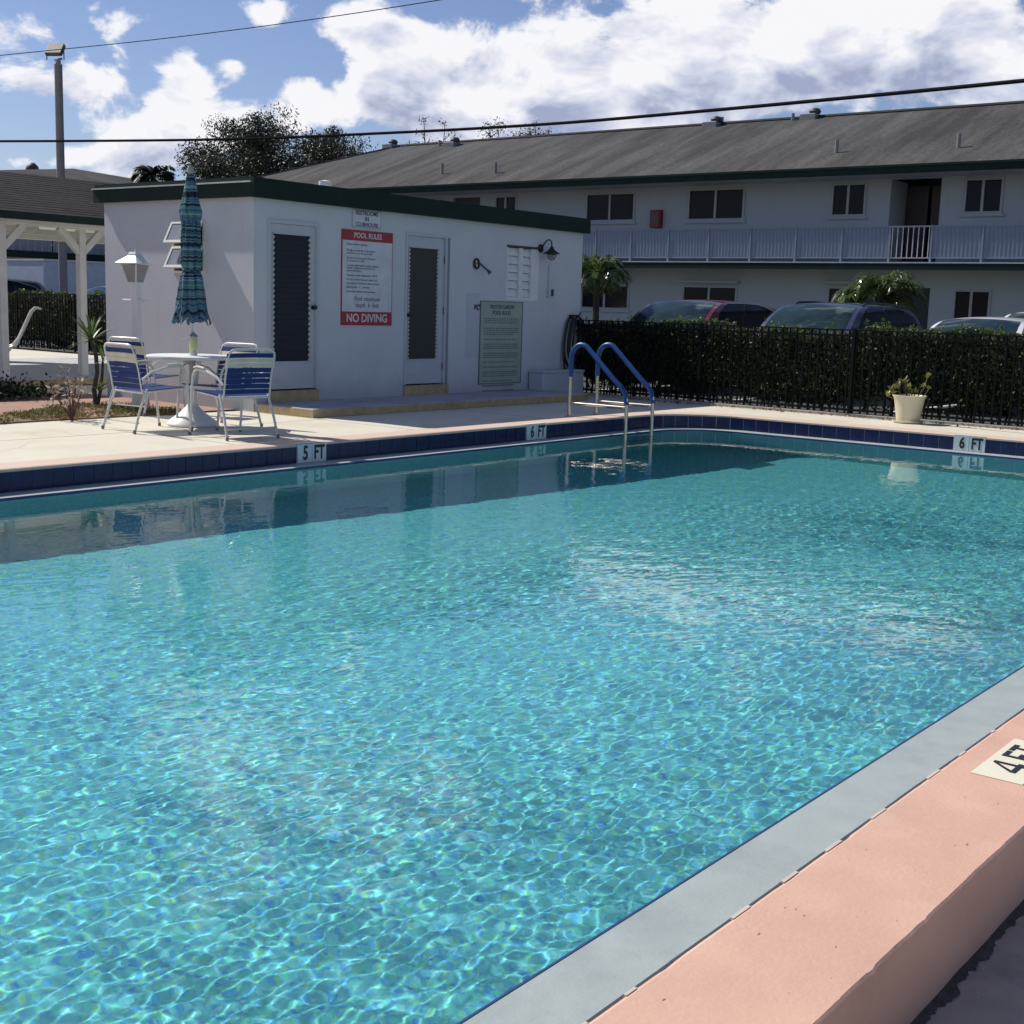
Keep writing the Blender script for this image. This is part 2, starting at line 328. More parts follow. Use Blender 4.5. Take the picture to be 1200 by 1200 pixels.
def cards(n, centers, size, asp=.5, up=.3, name='leaves', m=None, parent=None, kind=None, normals=None, bend=.25):
    """n leaf blades (two quads folded along a midrib) at the given centres"""
    C = np.asarray(centers, float); n = len(C)
    a = NPR.normal(size=(n, 3)); a[:, 2] += up; a /= np.linalg.norm(a, axis=1)[:, None]
    b = NPR.normal(size=(n, 3))
    if normals is not None: b = b*.5 + normals
    b = np.cross(a, b); b /= np.linalg.norm(b, axis=1)[:, None]+1e-9
    nn = np.cross(a, b)
    s = np.asarray(size if np.ndim(size) else np.full(n, size))*NPR.uniform(.65, 1.35, n)
    L_ = a*s[:, None]*.5; W = b*s[:, None]*.5*asp
    q0 = C-L_; q1 = C+W*1.0+nn*s[:, None]*bend*.2; q2 = C+L_; q3 = C-W*1.0+nn*s[:, None]*bend*.2
    V = np.stack([q0, q1, q2, q3], 1).reshape(-1, 3)
    idx = np.arange(n)*4
    T = np.stack([idx, idx+1, idx+2, idx, idx+2, idx+3], 1).reshape(-1, 3)
    me = bpy.data.meshes.new(name); me.vertices.add(len(V)); me.vertices.foreach_set('co', V.ravel())
    me.loops.add(T.size); me.loops.foreach_set('vertex_index', T.ravel().astype(np.int32))
    me.polygons.add(len(T)); me.polygons.foreach_set('loop_start', (np.arange(len(T))*3).astype(np.int32))
    me.update(); me.validate(); me.materials.append(m)
    o = bpy.data.objects.new(name, me); COL.objects.link(o)
    if parent: o.parent = parent
    if kind: o['kind'] = kind
    return o
def grid_mesh(xs, ys, Z, name, m, kind=None):
    nx, ny = len(xs), len(ys)
    X, Y = np.meshgrid(xs, ys, indexing='ij')
    co = np.stack([X, Y, Z(X, Y)], -1).reshape(-1, 3)
    i = np.arange((nx-1)*(ny-1)); a = (i//(ny-1))*ny+i % (ny-1)
    q = np.stack([a, a+ny, a+ny+1, a+1], -1)
    me = bpy.data.meshes.new(name); me.vertices.add(len(co)); me.vertices.foreach_set('co', co.ravel())
    me.loops.add(q.size); me.loops.foreach_set('vertex_index', q.ravel().astype(np.int32))
    me.polygons.add(len(q)); me.polygons.foreach_set('loop_start', (np.arange(len(q))*4).astype(np.int32)); me.polygons.foreach_set('use_smooth', np.ones(len(q), bool))
    me.update(); me.validate(); me.materials.append(m)
    o = bpy.data.objects.new(name, me); COL.objects.link(o)
    if kind: o['kind'] = kind
    return o
def thing(name, label, cat, loc=(0, 0, 0), rz=0, group=None):
    o = bpy.data.objects.new(name, None); o.empty_display_size = .1; COL.objects.link(o)
    o.location = loc; o.rotation_euler = (0, 0, rz); o['label'] = label; o['category'] = cat
    if group: o['group'] = group
    return o
def tag(o, label, cat, group=None):
    o['label'] = label; o['category'] = cat
    if group: o['group'] = group
    return o
def dup(root, loc, rz, label):
    r = root.copy(); COL.objects.link(r); r.location = loc; r.rotation_euler = (0, 0, rz); r['label'] = label
    def kids(a, b):
        for ch in [c for c in ALLCH.get(a.name, [])]:
            c = ch.copy(); COL.objects.link(c); c.parent = b; kids(ch, c)
    ALLCH = {}
    for o in list(bpy.data.objects):
        if o.parent: ALLCH.setdefault(o.parent.name, []).append(o)
    kids(root, r)
    return r
def text(s, size, m, parent, M, name='lettering', font_w=1.0, align='CENTER', ext=.0012, bold=0.0):
    cu = bpy.data.curves.new(name, 'FONT'); cu.body = s; cu.size = size; cu.align_x = align; cu.align_y = 'CENTER'; cu.extrude = ext; cu.offset = bold
    cu.resolution_u = 3
    tmp = bpy.data.objects.new('tmp', cu); COL.objects.link(tmp)
    dg = bpy.context.evaluated_depsgraph_get(); me = bpy.data.meshes.new_from_object(tmp.evaluated_get(dg))
    bpy.data.objects.remove(tmp)
    me.transform(Matrix.Diagonal((font_w, 1, 1, 1))); me.transform(M); me.materials.clear(); me.materials.append(m)
    o = bpy.data.objects.new(name, me); COL.objects.link(o)
    if parent: o.parent = parent
    return o
# frame for things facing -Y (text reads along +X): local x->X, y->Z, z->-Y
def face_y(x, y, z): return Matrix(((1, 0, 0, x), (0, 0, -1, y), (0, 1, 0, z), (0, 0, 0, 1)))
# facing -X: text reads along -Y
def face_x(x, y, z): return Matrix(((0, 0, -1, x), (-1, 0, 0, y), (0, 1, 0, z), (0, 0, 0, 1)))

# ------------------------------------------------------------------ pool outline
PX0, PX1, PY0, PY1 = -4.0, 15.45, 1.28, 9.15
def outline(off, n=10, r=.95, ny=0.0):
    """closed counter-clockwise pool outline, grown outwards by off (the near run shifted by ny)"""
    R = r+off; pts = []; PY0 = globals()['PY0']+ny
    for cx, cy, a0 in ((PX1-r, PY0+r, -PI/2), (PX1-r, PY1-r, 0), (PX0+r, PY1-r, PI/2), (PX0+r, PY0+r, PI)):
        for i in range(n+1):
            t = a0+PI/2*i/n; pts.append((cx+R*math.cos(t), cy+R*math.sin(t)))
    return pts
def ring(mb, a, za, b, zb):
    n = len(a)
    mb.add([(x, y, za) for x, y in a]+[(x, y, zb) for x, y in b], [(i, (i+1) % n, n+(i+1) % n, n+i) for i in range(n)])
LIPZ, WATERZ = -.185, -.203
Z_LOW = -.24
def floor_z(X): return np.interp(X, [-4, 4.2, 6.5, 10, 13, 15.3], [-1.15, -1.32, -1.45, -1.75, -2.0, -2.04])
# plaster basin
NL = .135      # the near gutter lip is wider
inner = outline(-.25, ny=NL)
n_fl = 40
mb = MB()
def clip_floor():
    o = grid_mesh(np.linspace(PX0+.1, PX1-.1, 90), np.linspace(PY0+.2, PY1-.1, 40), lambda X, Y: floor_z(X), 'pool_floor', plaster, 'structure')
    return o
pool_floor = clip_floor(); pool_floor.cycles.is_caustics_receiver = True
mb = MB(); ring(mb, inner, -.215, inner, -2.6)
pool_walls = mb.build('pool_walls', plaster, kind='structure', smooth=True); pool_walls.cycles.is_caustics_receiver = True
# gutter lip
mb = MB(); lip_in = outline(-.245, ny=NL); lip_out = outline(0.02)
ring(mb, lip_out, LIPZ, outline(-.24, ny=NL), LIPZ); ring(mb, outline(-.24, ny=NL), LIPZ, lip_in, LIPZ-.004)
ring(mb, lip_in, LIPZ-.004, lip_in, -.197); lip = mb.build('gutter_lip', lip_mat, kind='structure')
mb = MB(); ring(mb, lip_in, -.197, lip_in, -.24); ring(mb, lip_in, -.24, outline(-.17, ny=NL), -.24)
ring(mb, outline(-.2405, ny=NL), LIPZ+.0015, outline(-.2485, ny=NL), LIPZ+.0005); ring(mb, outline(-.2485, ny=NL), LIPZ+.0005, outline(-.2485, ny=NL), -.24)
mb.build('blue_edge_trim', trim_blue, lip)
# riser with tiles
riser = MB(); ring(riser, outline(.012), -.03, outline(.012), -.20)
riser_o = riser.build('pool_riser', mortar, kind='structure')
tile_w = .1855
markers = [(8.38, 8.75), (11.95, 12.33)]
tm = MB().box(-tile_w/2+.003, tile_w/2-.003, -.002, .008, -.180, -.020)
tile_mesh = None
def put_tile(x, y, ang, w=None):
    global tile_mesh
    if tile_mesh is None or w:
        ww = w or tile_w
        t = MB().box(-ww/2+.0035, ww/2-.0035, -.004, .010, -.182, -.020).build('tile', tile_navy, riser_o, bevel=0)
        if not w: tile_mesh = t.data
    else:
        t = bpy.data.objects.new('tile', tile_mesh); COL.objects.link(t); t.parent = riser_o
    t.location = (x, y, 0); t.rotation_euler = (RND.uniform(-.006, .006), 0, ang+RND.uniform(-.006, .006))
x = 5.3
xs = []
# straight far side, running to the corner; markers interrupt it
edges = [4.36] ; pos = 4.36
def run(a, b):
    n = max(1, round((b-a)/tile_w)); w = (b-a)/n
    return [(a+w*(i+.5), w) for i in range(n)]
for a, b in ((3.2, 8.38), (8.75, 11.95), (12.33, PX1-.95)):
    for c, w in run(a, b): put_tile(c, PY1+.008, 0, w if abs(w-tile_w) > .004 else None)
for a, b in ((3.4, 5.0), (5.37, PY1-.95)):
    for c, w in run(a, b): put_tile(PX1+.008, c, -PI/2, w if abs(w-tile_w) > .004 else None)
for i in range(8):
    t = PI/2*(i+.5)/8; R_ = .95+.006
    put_tile(PX1-.95+R_*math.cos(t), PY1-.95+R_*math.sin(t), t-PI/2)
# the rest of the tile band (near side, both ends): one joined part
mb = MB()
for a in np.arange(-3, 3.2-.1, tile_w): mb.box(a+.003, a+tile_w-.003, PY1, PY1+.012, -.182, -.02)
for a in np.arange(-3, 14.4, tile_w): mb.box(a+.003, a+tile_w-.003, PY0-.004, PY0+.010, -.182, -.009)
for a in np.arange(2.2, 3.3, tile_w): mb.box(PX1, PX1+.012, a+.003, a+tile_w-.003, -.182, -.02)
mb.build('tile_band', tile_navy, riser_o, kind='stuff')
jm = MB(); xx = .4
while xx < 6.2:
    l = RND.uniform(.10, .24); q = RND.uniform(.0085, .0105); jm.box(xx, xx+l-.002, PY0-.006, PY0+q, -.03, -.0075-RND.uniform(0, .001)); xx += l
jm.build('joint_filler', mat('slate_joint', (.05, .055, .065), .6), riser_o, kind='stuff')

# coping
def coping():
    inn = outline(.0, 14); out = outline(.34, 14)
    # finer on the near run, where chips show
    mb = MB()
    def seg(p, q, o1, o2, k):
        return
    top = 0.0
    ring(mb, inn, top-.006, outline(.006, 14), top); ring(mb, outline(.006, 14), top, outline(.334, 14), top); 
    ring(mb, inn, -.022, inn, top-.006); ring(mb, outline(.03, 14), -.022, inn, -.022)
    ring(mb, outline(.334, 14), top, out, top-.006); ring(mb, out, top-.006, out, -.30)
    return mb.build('pool_coping', pink_conc, kind='structure')
def coping_rough():
    """coping as a ring whose near run is finely divided so both arrises are worn and uneven"""
    base_in, base_out = [], []
    n = 14; r = .95
    def arc(cx, cy, a0, off): return [(cx+(r+off)*math.cos(a0+PI/2*i/n), cy+(r+off)*math.sin(a0+PI/2*i/n)) for i in range(n+1)]
    near = np.arange(.3, 6.0, .012)
    def loop(off, jit):
        pts = []
        pts += [(PX0+r, PY0-off)]
        for xx in near:
            j = jit(xx); pts.append((xx, PY0-off+j))
        pts += arc(PX1-r, PY0+r, -PI/2, off)+arc(PX1-r, PY1-r, 0, off)+arc(PX0+r, PY1-r, PI/2, off)+arc(PX0+r, PY0+r, PI, off)[:-1]
        return pts
    from mathutils import noise as mn
    def nz(x, s, sd): return mn.fractal(Vector((x*s, sd, 0)), 1.0, 2.0, 5)
    def chip(x, s, sd, th=.18): return max(0, nz(x, s, sd)-th)
    o_j = lambda x: .004*nz(x, 3, 3)-.009*chip(x, 11, 8)
    i_j = lambda x: -.0015*nz(x, 4, 1)-.007*chip(x, 6, 5, .2)
    L0 = loop(0, i_j); L1 = loop(.012, lambda x: i_j(x)*.8); L2 = loop(.334, lambda x: o_j(x)*.95-.0); L3 = loop(.34, o_j); L4 = loop(.341, lambda x: .003*nz(x, 3, 9)); L5 = loop(.337, lambda x: .004*nz(x, 3, 2))
    mb = MB()
    ring(mb, loop(.03, lambda x: 0), -.026, L0, -.026)
    for a, za, b, zb in ((L0, -.026, L0, -.007), (L0, -.007, L1, 0), (L1, 0, L2, 0), (L2, 0, L3, -.005), (L3, -.005, L4, -.05), (L4, -.05, L5, -.30)):
        ring(mb, a, za, b, zb)
    return mb.build('pool_coping', pink_conc, kind='structure', smooth=True)
cop = coping_rough()
# pale old paint and dark joint line flaking along the pool side arris of the near coping
mb = MB(); xx = .6
while xx < 5.6:
    l = RND.uniform(.02, .10); w = RND.uniform(.000, .003)
    mb.box(xx, xx+l, PY0-.004, PY0+.003+w, -.007, -.0012); xx += l+RND.uniform(.10, .55)
mb.build('flaking_edge_paint', mat('flaked_cream_paint', (.56, .48, .42), .7), cop)
mb = MB()
for _ in range(70):
    x0 = RND.uniform(.8, 4.2); y0 = RND.uniform(.98, 1.25); s = .0012+.0032*RND.random()**3
    k = RND.randint(5, 7); a0 = RND.uniform(0, 6)
    mb.add([(x0+s*RND.uniform(.5, 2.6)*math.cos(a0+2*PI*i/k), y0+.6*s*RND.uniform(.5, 1.3)*math.sin(a0+2*PI*i/k), .0012) for i in range(k)], [tuple(range(k))])
mb.build('chip', mat('chip_brown', (.36, .23, .17), .9), cop, kind='stuff')

# decks: L-shaped cream concrete round the far side
arc = [(PX1-.95+(1.29)*math.cos(t), PY1-.95+(1.29)*math.sin(t)) for t in np.linspace(PI/2, 0, 14)]
FENX = 17.0
poly = [(-12, PY1+.34)]+arc+[(PX1+.34, PY0-.34), (FENX+.12, PY0-.34), (FENX+.12, 12.6), (-12, 12.36)]
mb = MB(); n = len(poly); mb.add([(x, y, -.004) for x, y in poly], [tuple(range(n))[::-1]])
mb.build('pool_deck', cream_deck, kind='structure')
# expansion joints in the deck, narrow grooves filled with dark sand
mb = MB()
for x0 in (5.4, 7.9, 10.4, 12.9, 15.4): mb.box(x0, x0+.010, PY1+.36, 12.3, -.006, -.0025)
mb.box(-6, 16.9, 10.95, 10.958, -.006, -.0027)
mb.build('deck_joint', mat('joint_sand', (.30, .26, .19), .9), bpy.data.objects['pool_deck'], kind='stuff')
ck = MB(); rc = random.Random(3)
for (x0, y0, a0, n_) in ((5.9, 10.2, .3, 26), (7.2, 11.6, -.9, 14), (10.9, 10.4, .9, 22), (13.6, 10.0, .2, 20), (16.2, 7.6, 1.5, 18), (16.1, 4.9, 1.7, 12)):
    p = Vector((x0, y0)); a_ = a0; pts_ = [p.copy()]
    for _ in range(n_): a_ += rc.gauss(0, .28); a_ += (a0-a_)*.15; p = p+Vector((math.cos(a_), math.sin(a_)))*.06; pts_.append(p.copy())
    for i in range(n_):
        d_ = (pts_[i+1]-pts_[i]).normalized(); q_ = Vector((-d_.y, d_.x))*(.0020*(1-i/n_)+.0006)
        ck.add([(*(pts_[i]-q_), -.0032), (*(pts_[i+1]-q_), -.0032), (*(pts_[i+1]+q_), -.0032), (*(pts_[i]+q_), -.0032)], [(0, 1, 2, 3)])
ck.build('hairline_crack', mat('joint_sand', (.30, .26, .19), .9), bpy.data.objects['pool_deck'], kind='stuff')
mb = MB(); mb.add([(-12, -8, Z_LOW), (FENX+.1, -8, Z_LOW), (FENX+.1, PY0-.33, Z_LOW), (-12, PY0-.33, Z_LOW)], [(0, 1, 2, 3)])
mb.build('lower_deck', grey_deck, kind='structure')
# dirt and dead leaf litter gathered at the foot of the coping
from mathutils import noise as mn
pts = []
mb = MB(); k = 420; xs = np.linspace(1.2, 5.4, k)
a = [(x, PY0-.33, Z_LOW+.004) for x in xs]
b = [(x, PY0-.34-.015-.035*abs(mn.fractal(Vector((x*7, 2, 0)), 1, 2, 6))-.025*max(0, mn.noise(Vector((x*60, 7, 0)))), Z_LOW+.003) for x in xs]
mb.add(a+b, [(i, i+1, k+i+1, k+i) for i in range(k-1)])
mb.build('dirt_line', mat('wet_dirt', (.075, .065, .060), .9, var=.4, vscale=30, bump=.6, bscale=120), kind='stuff')

# depth markers
def marker(label, verts_tile, s):
    return
t = thing('depth_marker', 'white 5 FT depth tiles on the far pool edge near the table', 'depth marker', (8.565, PY1, 0))
for (x0, x1) in ((-.185, -.003), (.003, .185)): MB().box(x0, x1, -.012, .012, -.182, -.004).build('marker_tile', tile_white, t)
MB().box(-.187, .187, .004, .10, .0006, .0035).build('top_plate', marker_cream, t)
text('5', .185, black_paint, t, face_y(-.085, -.0135, -.095), bold=.006, font_w=.72); text('FT', .185, black_paint, t, face_y(.092, -.0135, -.095), bold=.006, font_w=.70)
t = thing('depth_marker', 'white 6 FT depth tiles on the far pool edge left of the ladder', 'depth marker', (12.14, PY1, 0))
for (x0, x1) in ((-.187, -.003), (.003, .187)): MB().box(x0, x1, -.012, .012, -.182, -.004).build('marker_tile', tile_white, t)
MB().box(-.187, .187, .004, .08, .0006, .0035).build('top_plate', marker_cream, t)
text('6', .185, black_paint, t, face_y(-.085, -.0135, -.095), bold=.006, font_w=.72); text('FT', .185, black_paint, t, face_y(.092, -.0135, -.095), bold=.006, font_w=.70)
t = thing('depth_marker', 'white 6 FT depth tiles on the end wall below the flower pot side', 'depth marker', (PX1, 5.185, 0))
for (x0, x1) in ((-.187, -.003), (.003, .187)): MB().box(-.012, .012, x0, x1, -.182, -.004).build('marker_tile', tile_white, t)
MB().box(.004, .09, -.187, .187, .0006, .0035).build('top_plate', marker_cream, t)
text('6', .185, black_paint, t, face_x(-.0135, .085, -.095), bold=.006, font_w=.72); text('FT', .185, black_paint, t, face_x(-.0135, -.092, -.095), bold=.006, font_w=.70)
t = thing('depth_marker', 'cream 4 FT marker painted flat on the near pink coping', 'depth marker', (4.04, 1.12, 0))
MB().box(-.212, .212, -.077, .077, .0008, .0022).build('marker_plate', marker_cream, t)
Mflat = Matrix.Translation((0, 0, .0030))
Rz = Matrix.Rotation(0, 4, 'Z')

# ------------------------------------------------------------------ water
def build_water():
    rng = np.random.default_rng(5); W = []
    for lam, amp, n in ((.40, .00027, 6), (.19, .00021, 8), (.10, .000155, 14), (.062, .000130, 28), (.046, .000072, 30), (.034, .00002, 12)):
        for i in range(n):
            W.append((2*PI/(lam*rng.uniform(.78, 1.28)), amp*rng.uniform(.5, 1.2)/math.sqrt(n)*1.7, rng.normal(.9, 1.1) + (PI if rng.random() < .35 else 0), rng.uniform(0, 6.28), lam))
    def wz(X, Y):
        z = np.zeros_like(X, dtype=np.float64)
        # the far edge lies in the lee of the wall and is calmer
        calm = np.clip((8.9-Y)/3.2, .10, 1)*np.clip((15.4-X)/4.5, .30, 1)
        for k, am, th, ph, lam in W: z += am*np.sin(k*(math.cos(th)*X+math.sin(th)*Y)+ph)
        patch = .82+.25*np.sin(.9*X+1.1*Y+1)*np.sin(.7*X-.8*Y+2)
        return z*calm*patch+WATERZ
    m = bpy.data.materials.new('pool_water'); m.use_nodes = True; n = m.node_tree.nodes; L = m.node_tree.links
    b = n['Principled BSDF']; b.inputs['Transmission Weight'].default_value = 1; b.inputs['IOR'].default_value = 1.333; b.inputs['Roughness'].default_value = 0
    b.inputs['Base Color'].default_value = (.28, .86, 1, 1)
    def grow(a, b, s0, k):
        v = [a]
        while v[-1] < b: v.append(v[-1]+s0+k*max(0, v[-1]-a))
        v[-1] = b; return np.array(v)
    o = grid_mesh(grow(-.6, PX1-.18, .0085, .0013), grow(PY0+.30, PY1-.18, .0085, .0015), wz, 'water', m, 'structure')
    o.cycles.is_caustics_caster = True
    return o
build_water()

# lettering of the 4 FT marker: read from the lower deck side, letters running along -Y towards the deck
t4 = bpy.data.objects['depth_marker.003'] if 'depth_marker.003' in bpy.data.objects else None
if t4:
    Mf = Matrix.Translation((-.115, .0, .0028)) @ Matrix.Rotation(PI, 4, 'Z')
    fo = MB(); fo.box(-.068, -.050, -.056, .056, .0023, .0034).box(-.130, -.036, -.030, -.013, .0024, .0037)
    fo.add([(-.130, -.013, .0033), (-.112, -.013, .0033), (-.0682, .040, .0033), (-.0682, .056, .0033)], [(0, 1, 2, 3)])
    fo.build('digit_four', black_paint, t4)
    fo = MB(); fo.box(.010, .028, -.056, .056, .0023, .0034).box(.028, .072, .039, .056, .0023, .0033).box(.028, .062, -.006, .011, .0023, .0033); fo.build('letter_f', black_paint, t4)
    fo = MB(); fo.box(.080, .148, .039, .056, .0023, .0034).box(.105, .123, -.056, .039, .0023, .0033); fo.build('letter_t', black_paint, t4)

# ------------------------------------------------------------------ ground beyond
gz = -.10
mb = MB()
for x0, x1, y0, y1 in ((-400, -12, -400, 600), (-12, FENX+.12, -400, -8), (-12, FENX+.1, 24, 600), (FENX+.12, 600, -400, 600)):
    mb.add([(x0, y0, gz), (x1, y0, gz), (x1, y1, gz), (x0, y1, gz)], [(0, 1, 2, 3)])
mb.build('ground', grass_ground, kind='structure')
mb = MB().add([(18.6, -30, gz+.01), (33.2, -30, gz+.01), (33.2, 70, gz+.01), (18.6, 70, gz+.01)], [(0, 1, 2, 3)])
mb.build('parking_lot', asphalt, kind='structure')
mb = MB()
for y in np.arange(-6, 40, 2.75): mb.add([(19.2, y, gz+.016), (24.4, y, gz+.016), (24.4, y+.1, gz+.016), (19.2, y+.1, gz+.016)], [(0, 1, 2, 3)])
mb.build('bay_line', white_paint, bpy.data.objects['parking_lot'], kind='stuff')
mb = MB().add([(-12, 12.36, -.004), (10.44, 12.36, -.004), (10.44, 17.2, -.004), (-12, 17.2, -.004)], [(0, 1, 2, 3)])
mb.build('path', path_pink, kind='structure')
mb = MB().box(-12, FENX+.1, 12.37, 60, -.30, -.012)
mb.build('rear_ground_slab', cream_deck, kind='structure')
mb = MB().add([(-12, 19.4, -.003), (FENX+.1, 19.4, -.003), (FENX+.1, 34, -.003), (-12, 34, -.003)], [(0, 1, 2, 3)])
mb.build('rear_deck', cream_deck, kind='structure')

# ------------------------------------------------------------------ clubhouse
WY, WX = 12.17, 10.44          # front wall plane, left wall plane
XR, YB = 17.22, 15.15
WZ = 2.55
club = thing('clubhouse', 'low white stucco pool building with dark green flat roof edge', 'clubhouse', (0, 0, 0))
d1 = dict(x0=ony(313, 300, WY).x, x1=ony(373, 300, WY).x); d2 = dict(x0=ony(475, 300, WY).x, x1=ony(522, 300, WY).x)
DZ0, DZ1 = .245, 2.28
rec2 = .10
win = (ony(594.5, 300, WY).x, ony(632, 300, WY).x, ony(610, 352, WY).z, ony(610, 288, WY).z)
holes = [(d1['x0'], d1['x1'], .10, DZ1), (d2['x0'], d2['x1']+.10, .10, DZ1), (win[0], win[1], win[2], win[3])]
def wall_with_holes(x0, x1, z0, z1, holes, y0, y1):
    mb = MB(); xs = sorted({x0, x1, *[h[0] for h in holes], *[h[1] for h in holes]})
    for a, b in zip(xs[:-1], xs[1:]):
        hs = sorted([(h[2], h[3]) for h in holes if h[0] <= a+1e-6 and h[1] >= b-1e-6])
        z = z0
        for h0, h1 in hs:
            if h0 > z: mb.box(a, b, y0, y1, z, h0)
            z = h1
        if z < z1: mb.box(a, b, y0, y1, z, z1)
    return mb
wf = wall_with_holes(WX, XR, -.05, WZ, holes, WY, WY+.20).build('wall', white_stucco, club)
aw = (onx(241, 290, WX).y, onx(203, 290, WX).y, 1.64, 2.29)
mb = MB()
for a, b, z0, z1 in ((WY+.2, aw[0], -.05, WZ), (aw[1], YB, -.05, WZ), (aw[0], aw[1], -.05, aw[2]), (aw[0], aw[1], aw[3], WZ)): mb.box(WX, WX+.2, a, b, z0, z1)
mb.box(WX+.2, XR, YB-.2, YB, -.05, WZ); mb.box(XR-.2, XR, WY+.2, YB-.2, -.05, WZ)
mb.build('wall', white_stucco, club)
MB().box(WX+.2, XR-.2, WY+.2+.4, YB-.2, -.04, .0).build('floor', grey_deck, club)
# dark room behind the louvres
MB().box(WX+.22, XR-.22, WY+.9, WY+.95, 0, WZ-.01).build('inner_wall', screen_dark, club)
RO = .07
roof = MB().box(WX-RO+.02, XR+RO-.02, WY-RO+.02, YB+.12, 2.56, 2.71).build('roof', mat('roof_gravel', (.22, .22, .22), .95), club)
MB().box(WX-RO, XR+RO, WY-RO-.02, WY-RO+.02, 2.535, 2.765).build('fascia', dark_green, club)
MB().box(WX-RO-.001, WX-RO+.03, WY-RO+.021, YB+.14, 2.54, 2.705).build('fascia', dark_green, club)
MB().box(WX-RO-.02, WX-RO+.03, WY-RO+.03, YB+.15, 2.706, 2.724).build('drip_edge', drip_white, club)
MB().box(WX-RO+.03, WX-RO+.20, WY-RO+.021, YB+.14, 2.724, 2.775).build('gravel_stop', green_trim, club)
MB().box(XR+RO-.03, XR+RO+.001, WY-RO+.021, YB+.14, 2.54, 2.765).build('fascia', dark_green, club)
MB().lathe([(.05, 2.70), (.05, 2.92), (.09, 2.92), (.09, 3.0), (.0, 3.02)], 12, (ony(381, 215, 13.6).x, 13.6, 0)).build('vent_pipe', white_paint, club, smooth=True)

def jalousie_door(x0, x1, right_knob, slatmat, lab, n, zt_gl, zb_gl, px0, px1, hinge):
    t = thing('louver_door', lab, 'door', ((x0+x1)/2, WY+.04, DZ0))
    w = (x1-x0)/2; H = DZ1-DZ0-.02
    a, b = px0-(x0+x1)/2, px1-(x0+x1)/2
    z0, z1 = zb_gl-DZ0, zt_gl-DZ0
    f = MB()
    f.box(-w+.008, a, -.02, .02, .01, H); f.box(b, w-.008, -.02, .02, .01, H)
    f.box(a, b, -.02, .02, .01, z0); f.box(a, b, -.02, .02, z1, H)
    fr = f.build('door_leaf', door_paint, t)
    # lower panel mouldings
    zz = z0-.03
    q = MB().box(a+.02, b-.02, -.026, -.0205, .34, .352); q.box(a+.02, b-.02, -.026, -.0205, .13, .142); q.box(a-.012, a, -.03, -.0205, z0-.01, z1+.01).box(b, b+.012, -.03, -.0205, z0-.01, z1+.01).box(a-.012, b+.012, -.03, -.0205, z1, z1+.014).box(a-.012, b+.012, -.03, -.0205, z0-.014, z0)
    q.build('moulding', door_paint, t)
    # casing
    c = MB().box(-w-.03, -w+.007, -.055, .03, -.0, H+.045).box(w-.007, w+.03, -.055, .03, 0, H+.045).box(-w+.0071, w-.0071, -.055, .03, H+.002, H+.045)
    c.build('door_frame', door_paint, t)
    hgt = (z1-z0)/n
    sl = None
    for i in range(n):
        zc = z0+(i+.5)*hgt
        if sl is None:
            o = MB().obox((0, 0, 0), (b-a-.006, .005, hgt*1.10), (math.radians(6), 0, 0)).build('slat', slatmat, t); sl = o.data
        else: o = bpy.data.objects.new('slat', sl); COL.objects.link(o); o.parent = t
        o.location = ((a+b)/2, -.004, zc)
        # little operator clips poking out of the frame
    k = MB()
    for i in range(n):
        zc = z0+(i+.5)*hgt
        for s in ((a, 1), (b, -1)):
            k.obox((s[0]+s[1]*.010, -.020, zc-.01), (.022, .012, hgt*.55), (math.radians(28), 0, 0))
    k.build('louver_clips', alu, t, kind='stuff')
    kx = (w-.05) if right_knob else (-w+.05)
    kb = MB().lathe([(.0, -.07), (.028, -.068), (.030, -.05), (.012, -.04), (.012, -.02), (.026, -.018), (.026, 0)][::1], 14)
    kb.v = [(x, z, y) for x, y, z in kb.v]
    kb.build('door_knob', black_plastic, t, smooth=True, loc=(kx, -.02, 1.02 if right_knob else .95))
    if hinge:
        for z in (.25, 1.02, 1.72): MB().tube([(w-.004, -.03, z-.05), (w-.004, -.03, z+.05)], .009, 6).build('hinge', black_plastic, t)
    return t
jalousie_door(d1['x0']+.03, d1['x1']-.03, True, louver_glass, 'grey louvered door with dark glass slats nearest the table', 24, ony(340, 275, WY).z, ony(340, 424, WY).z, ony(321, 340, WY).x, ony(364.5, 340, WY).x, False)
jalousie_door(d2['x0']+.03, d2['x1']-.0, False, louver_green, 'narrower louvered door with olive slats between the two signs', 28, ony(498, 291, WY).z, ony(498, 421, WY).z, ony(480, 340, WY).x, ony(514, 340, WY).x, True)
for d, e in ((d1, .0), (d2, .10)):
    MB().box(d['x0']+.002, d['x1']+e-.002, WY-.035 if d is d1 else WY-.03, WY+.19, .101, .236).build('door_sill', yellow_step, club)
MB().box(d2['x1']+.032, d2['x1']+.099, WY+.075, WY+.12, .237, DZ1).box(d2['x1']+.001, d2['x1']+.031, WY+.075, WY+.12, .237, DZ1).build('door_reveal', white_stucco, club)
# step platform
mb = MB().box(WX+.02, 16.05, 11.14, WY-.002, .0, .10)
st = mb.build('concrete_step', grey_deck, kind='structure', bevel=.012)
st.data.materials.clear(); st.data.materials.append(mat('step_grey_paint', (.40, .40, .42), .75, var=.06, vscale=4, col2=(.32, .31, .32), v2scale=2))
MB().box(WX+.014, 16.056, 11.128, 11.139, .0, .088).build('yellow_edge', yellow_step, st)
MB().box(WX+.006, WX+.019, 11.13, WY-.01, .0, .088).build('yellow_edge', yellow_step, st)

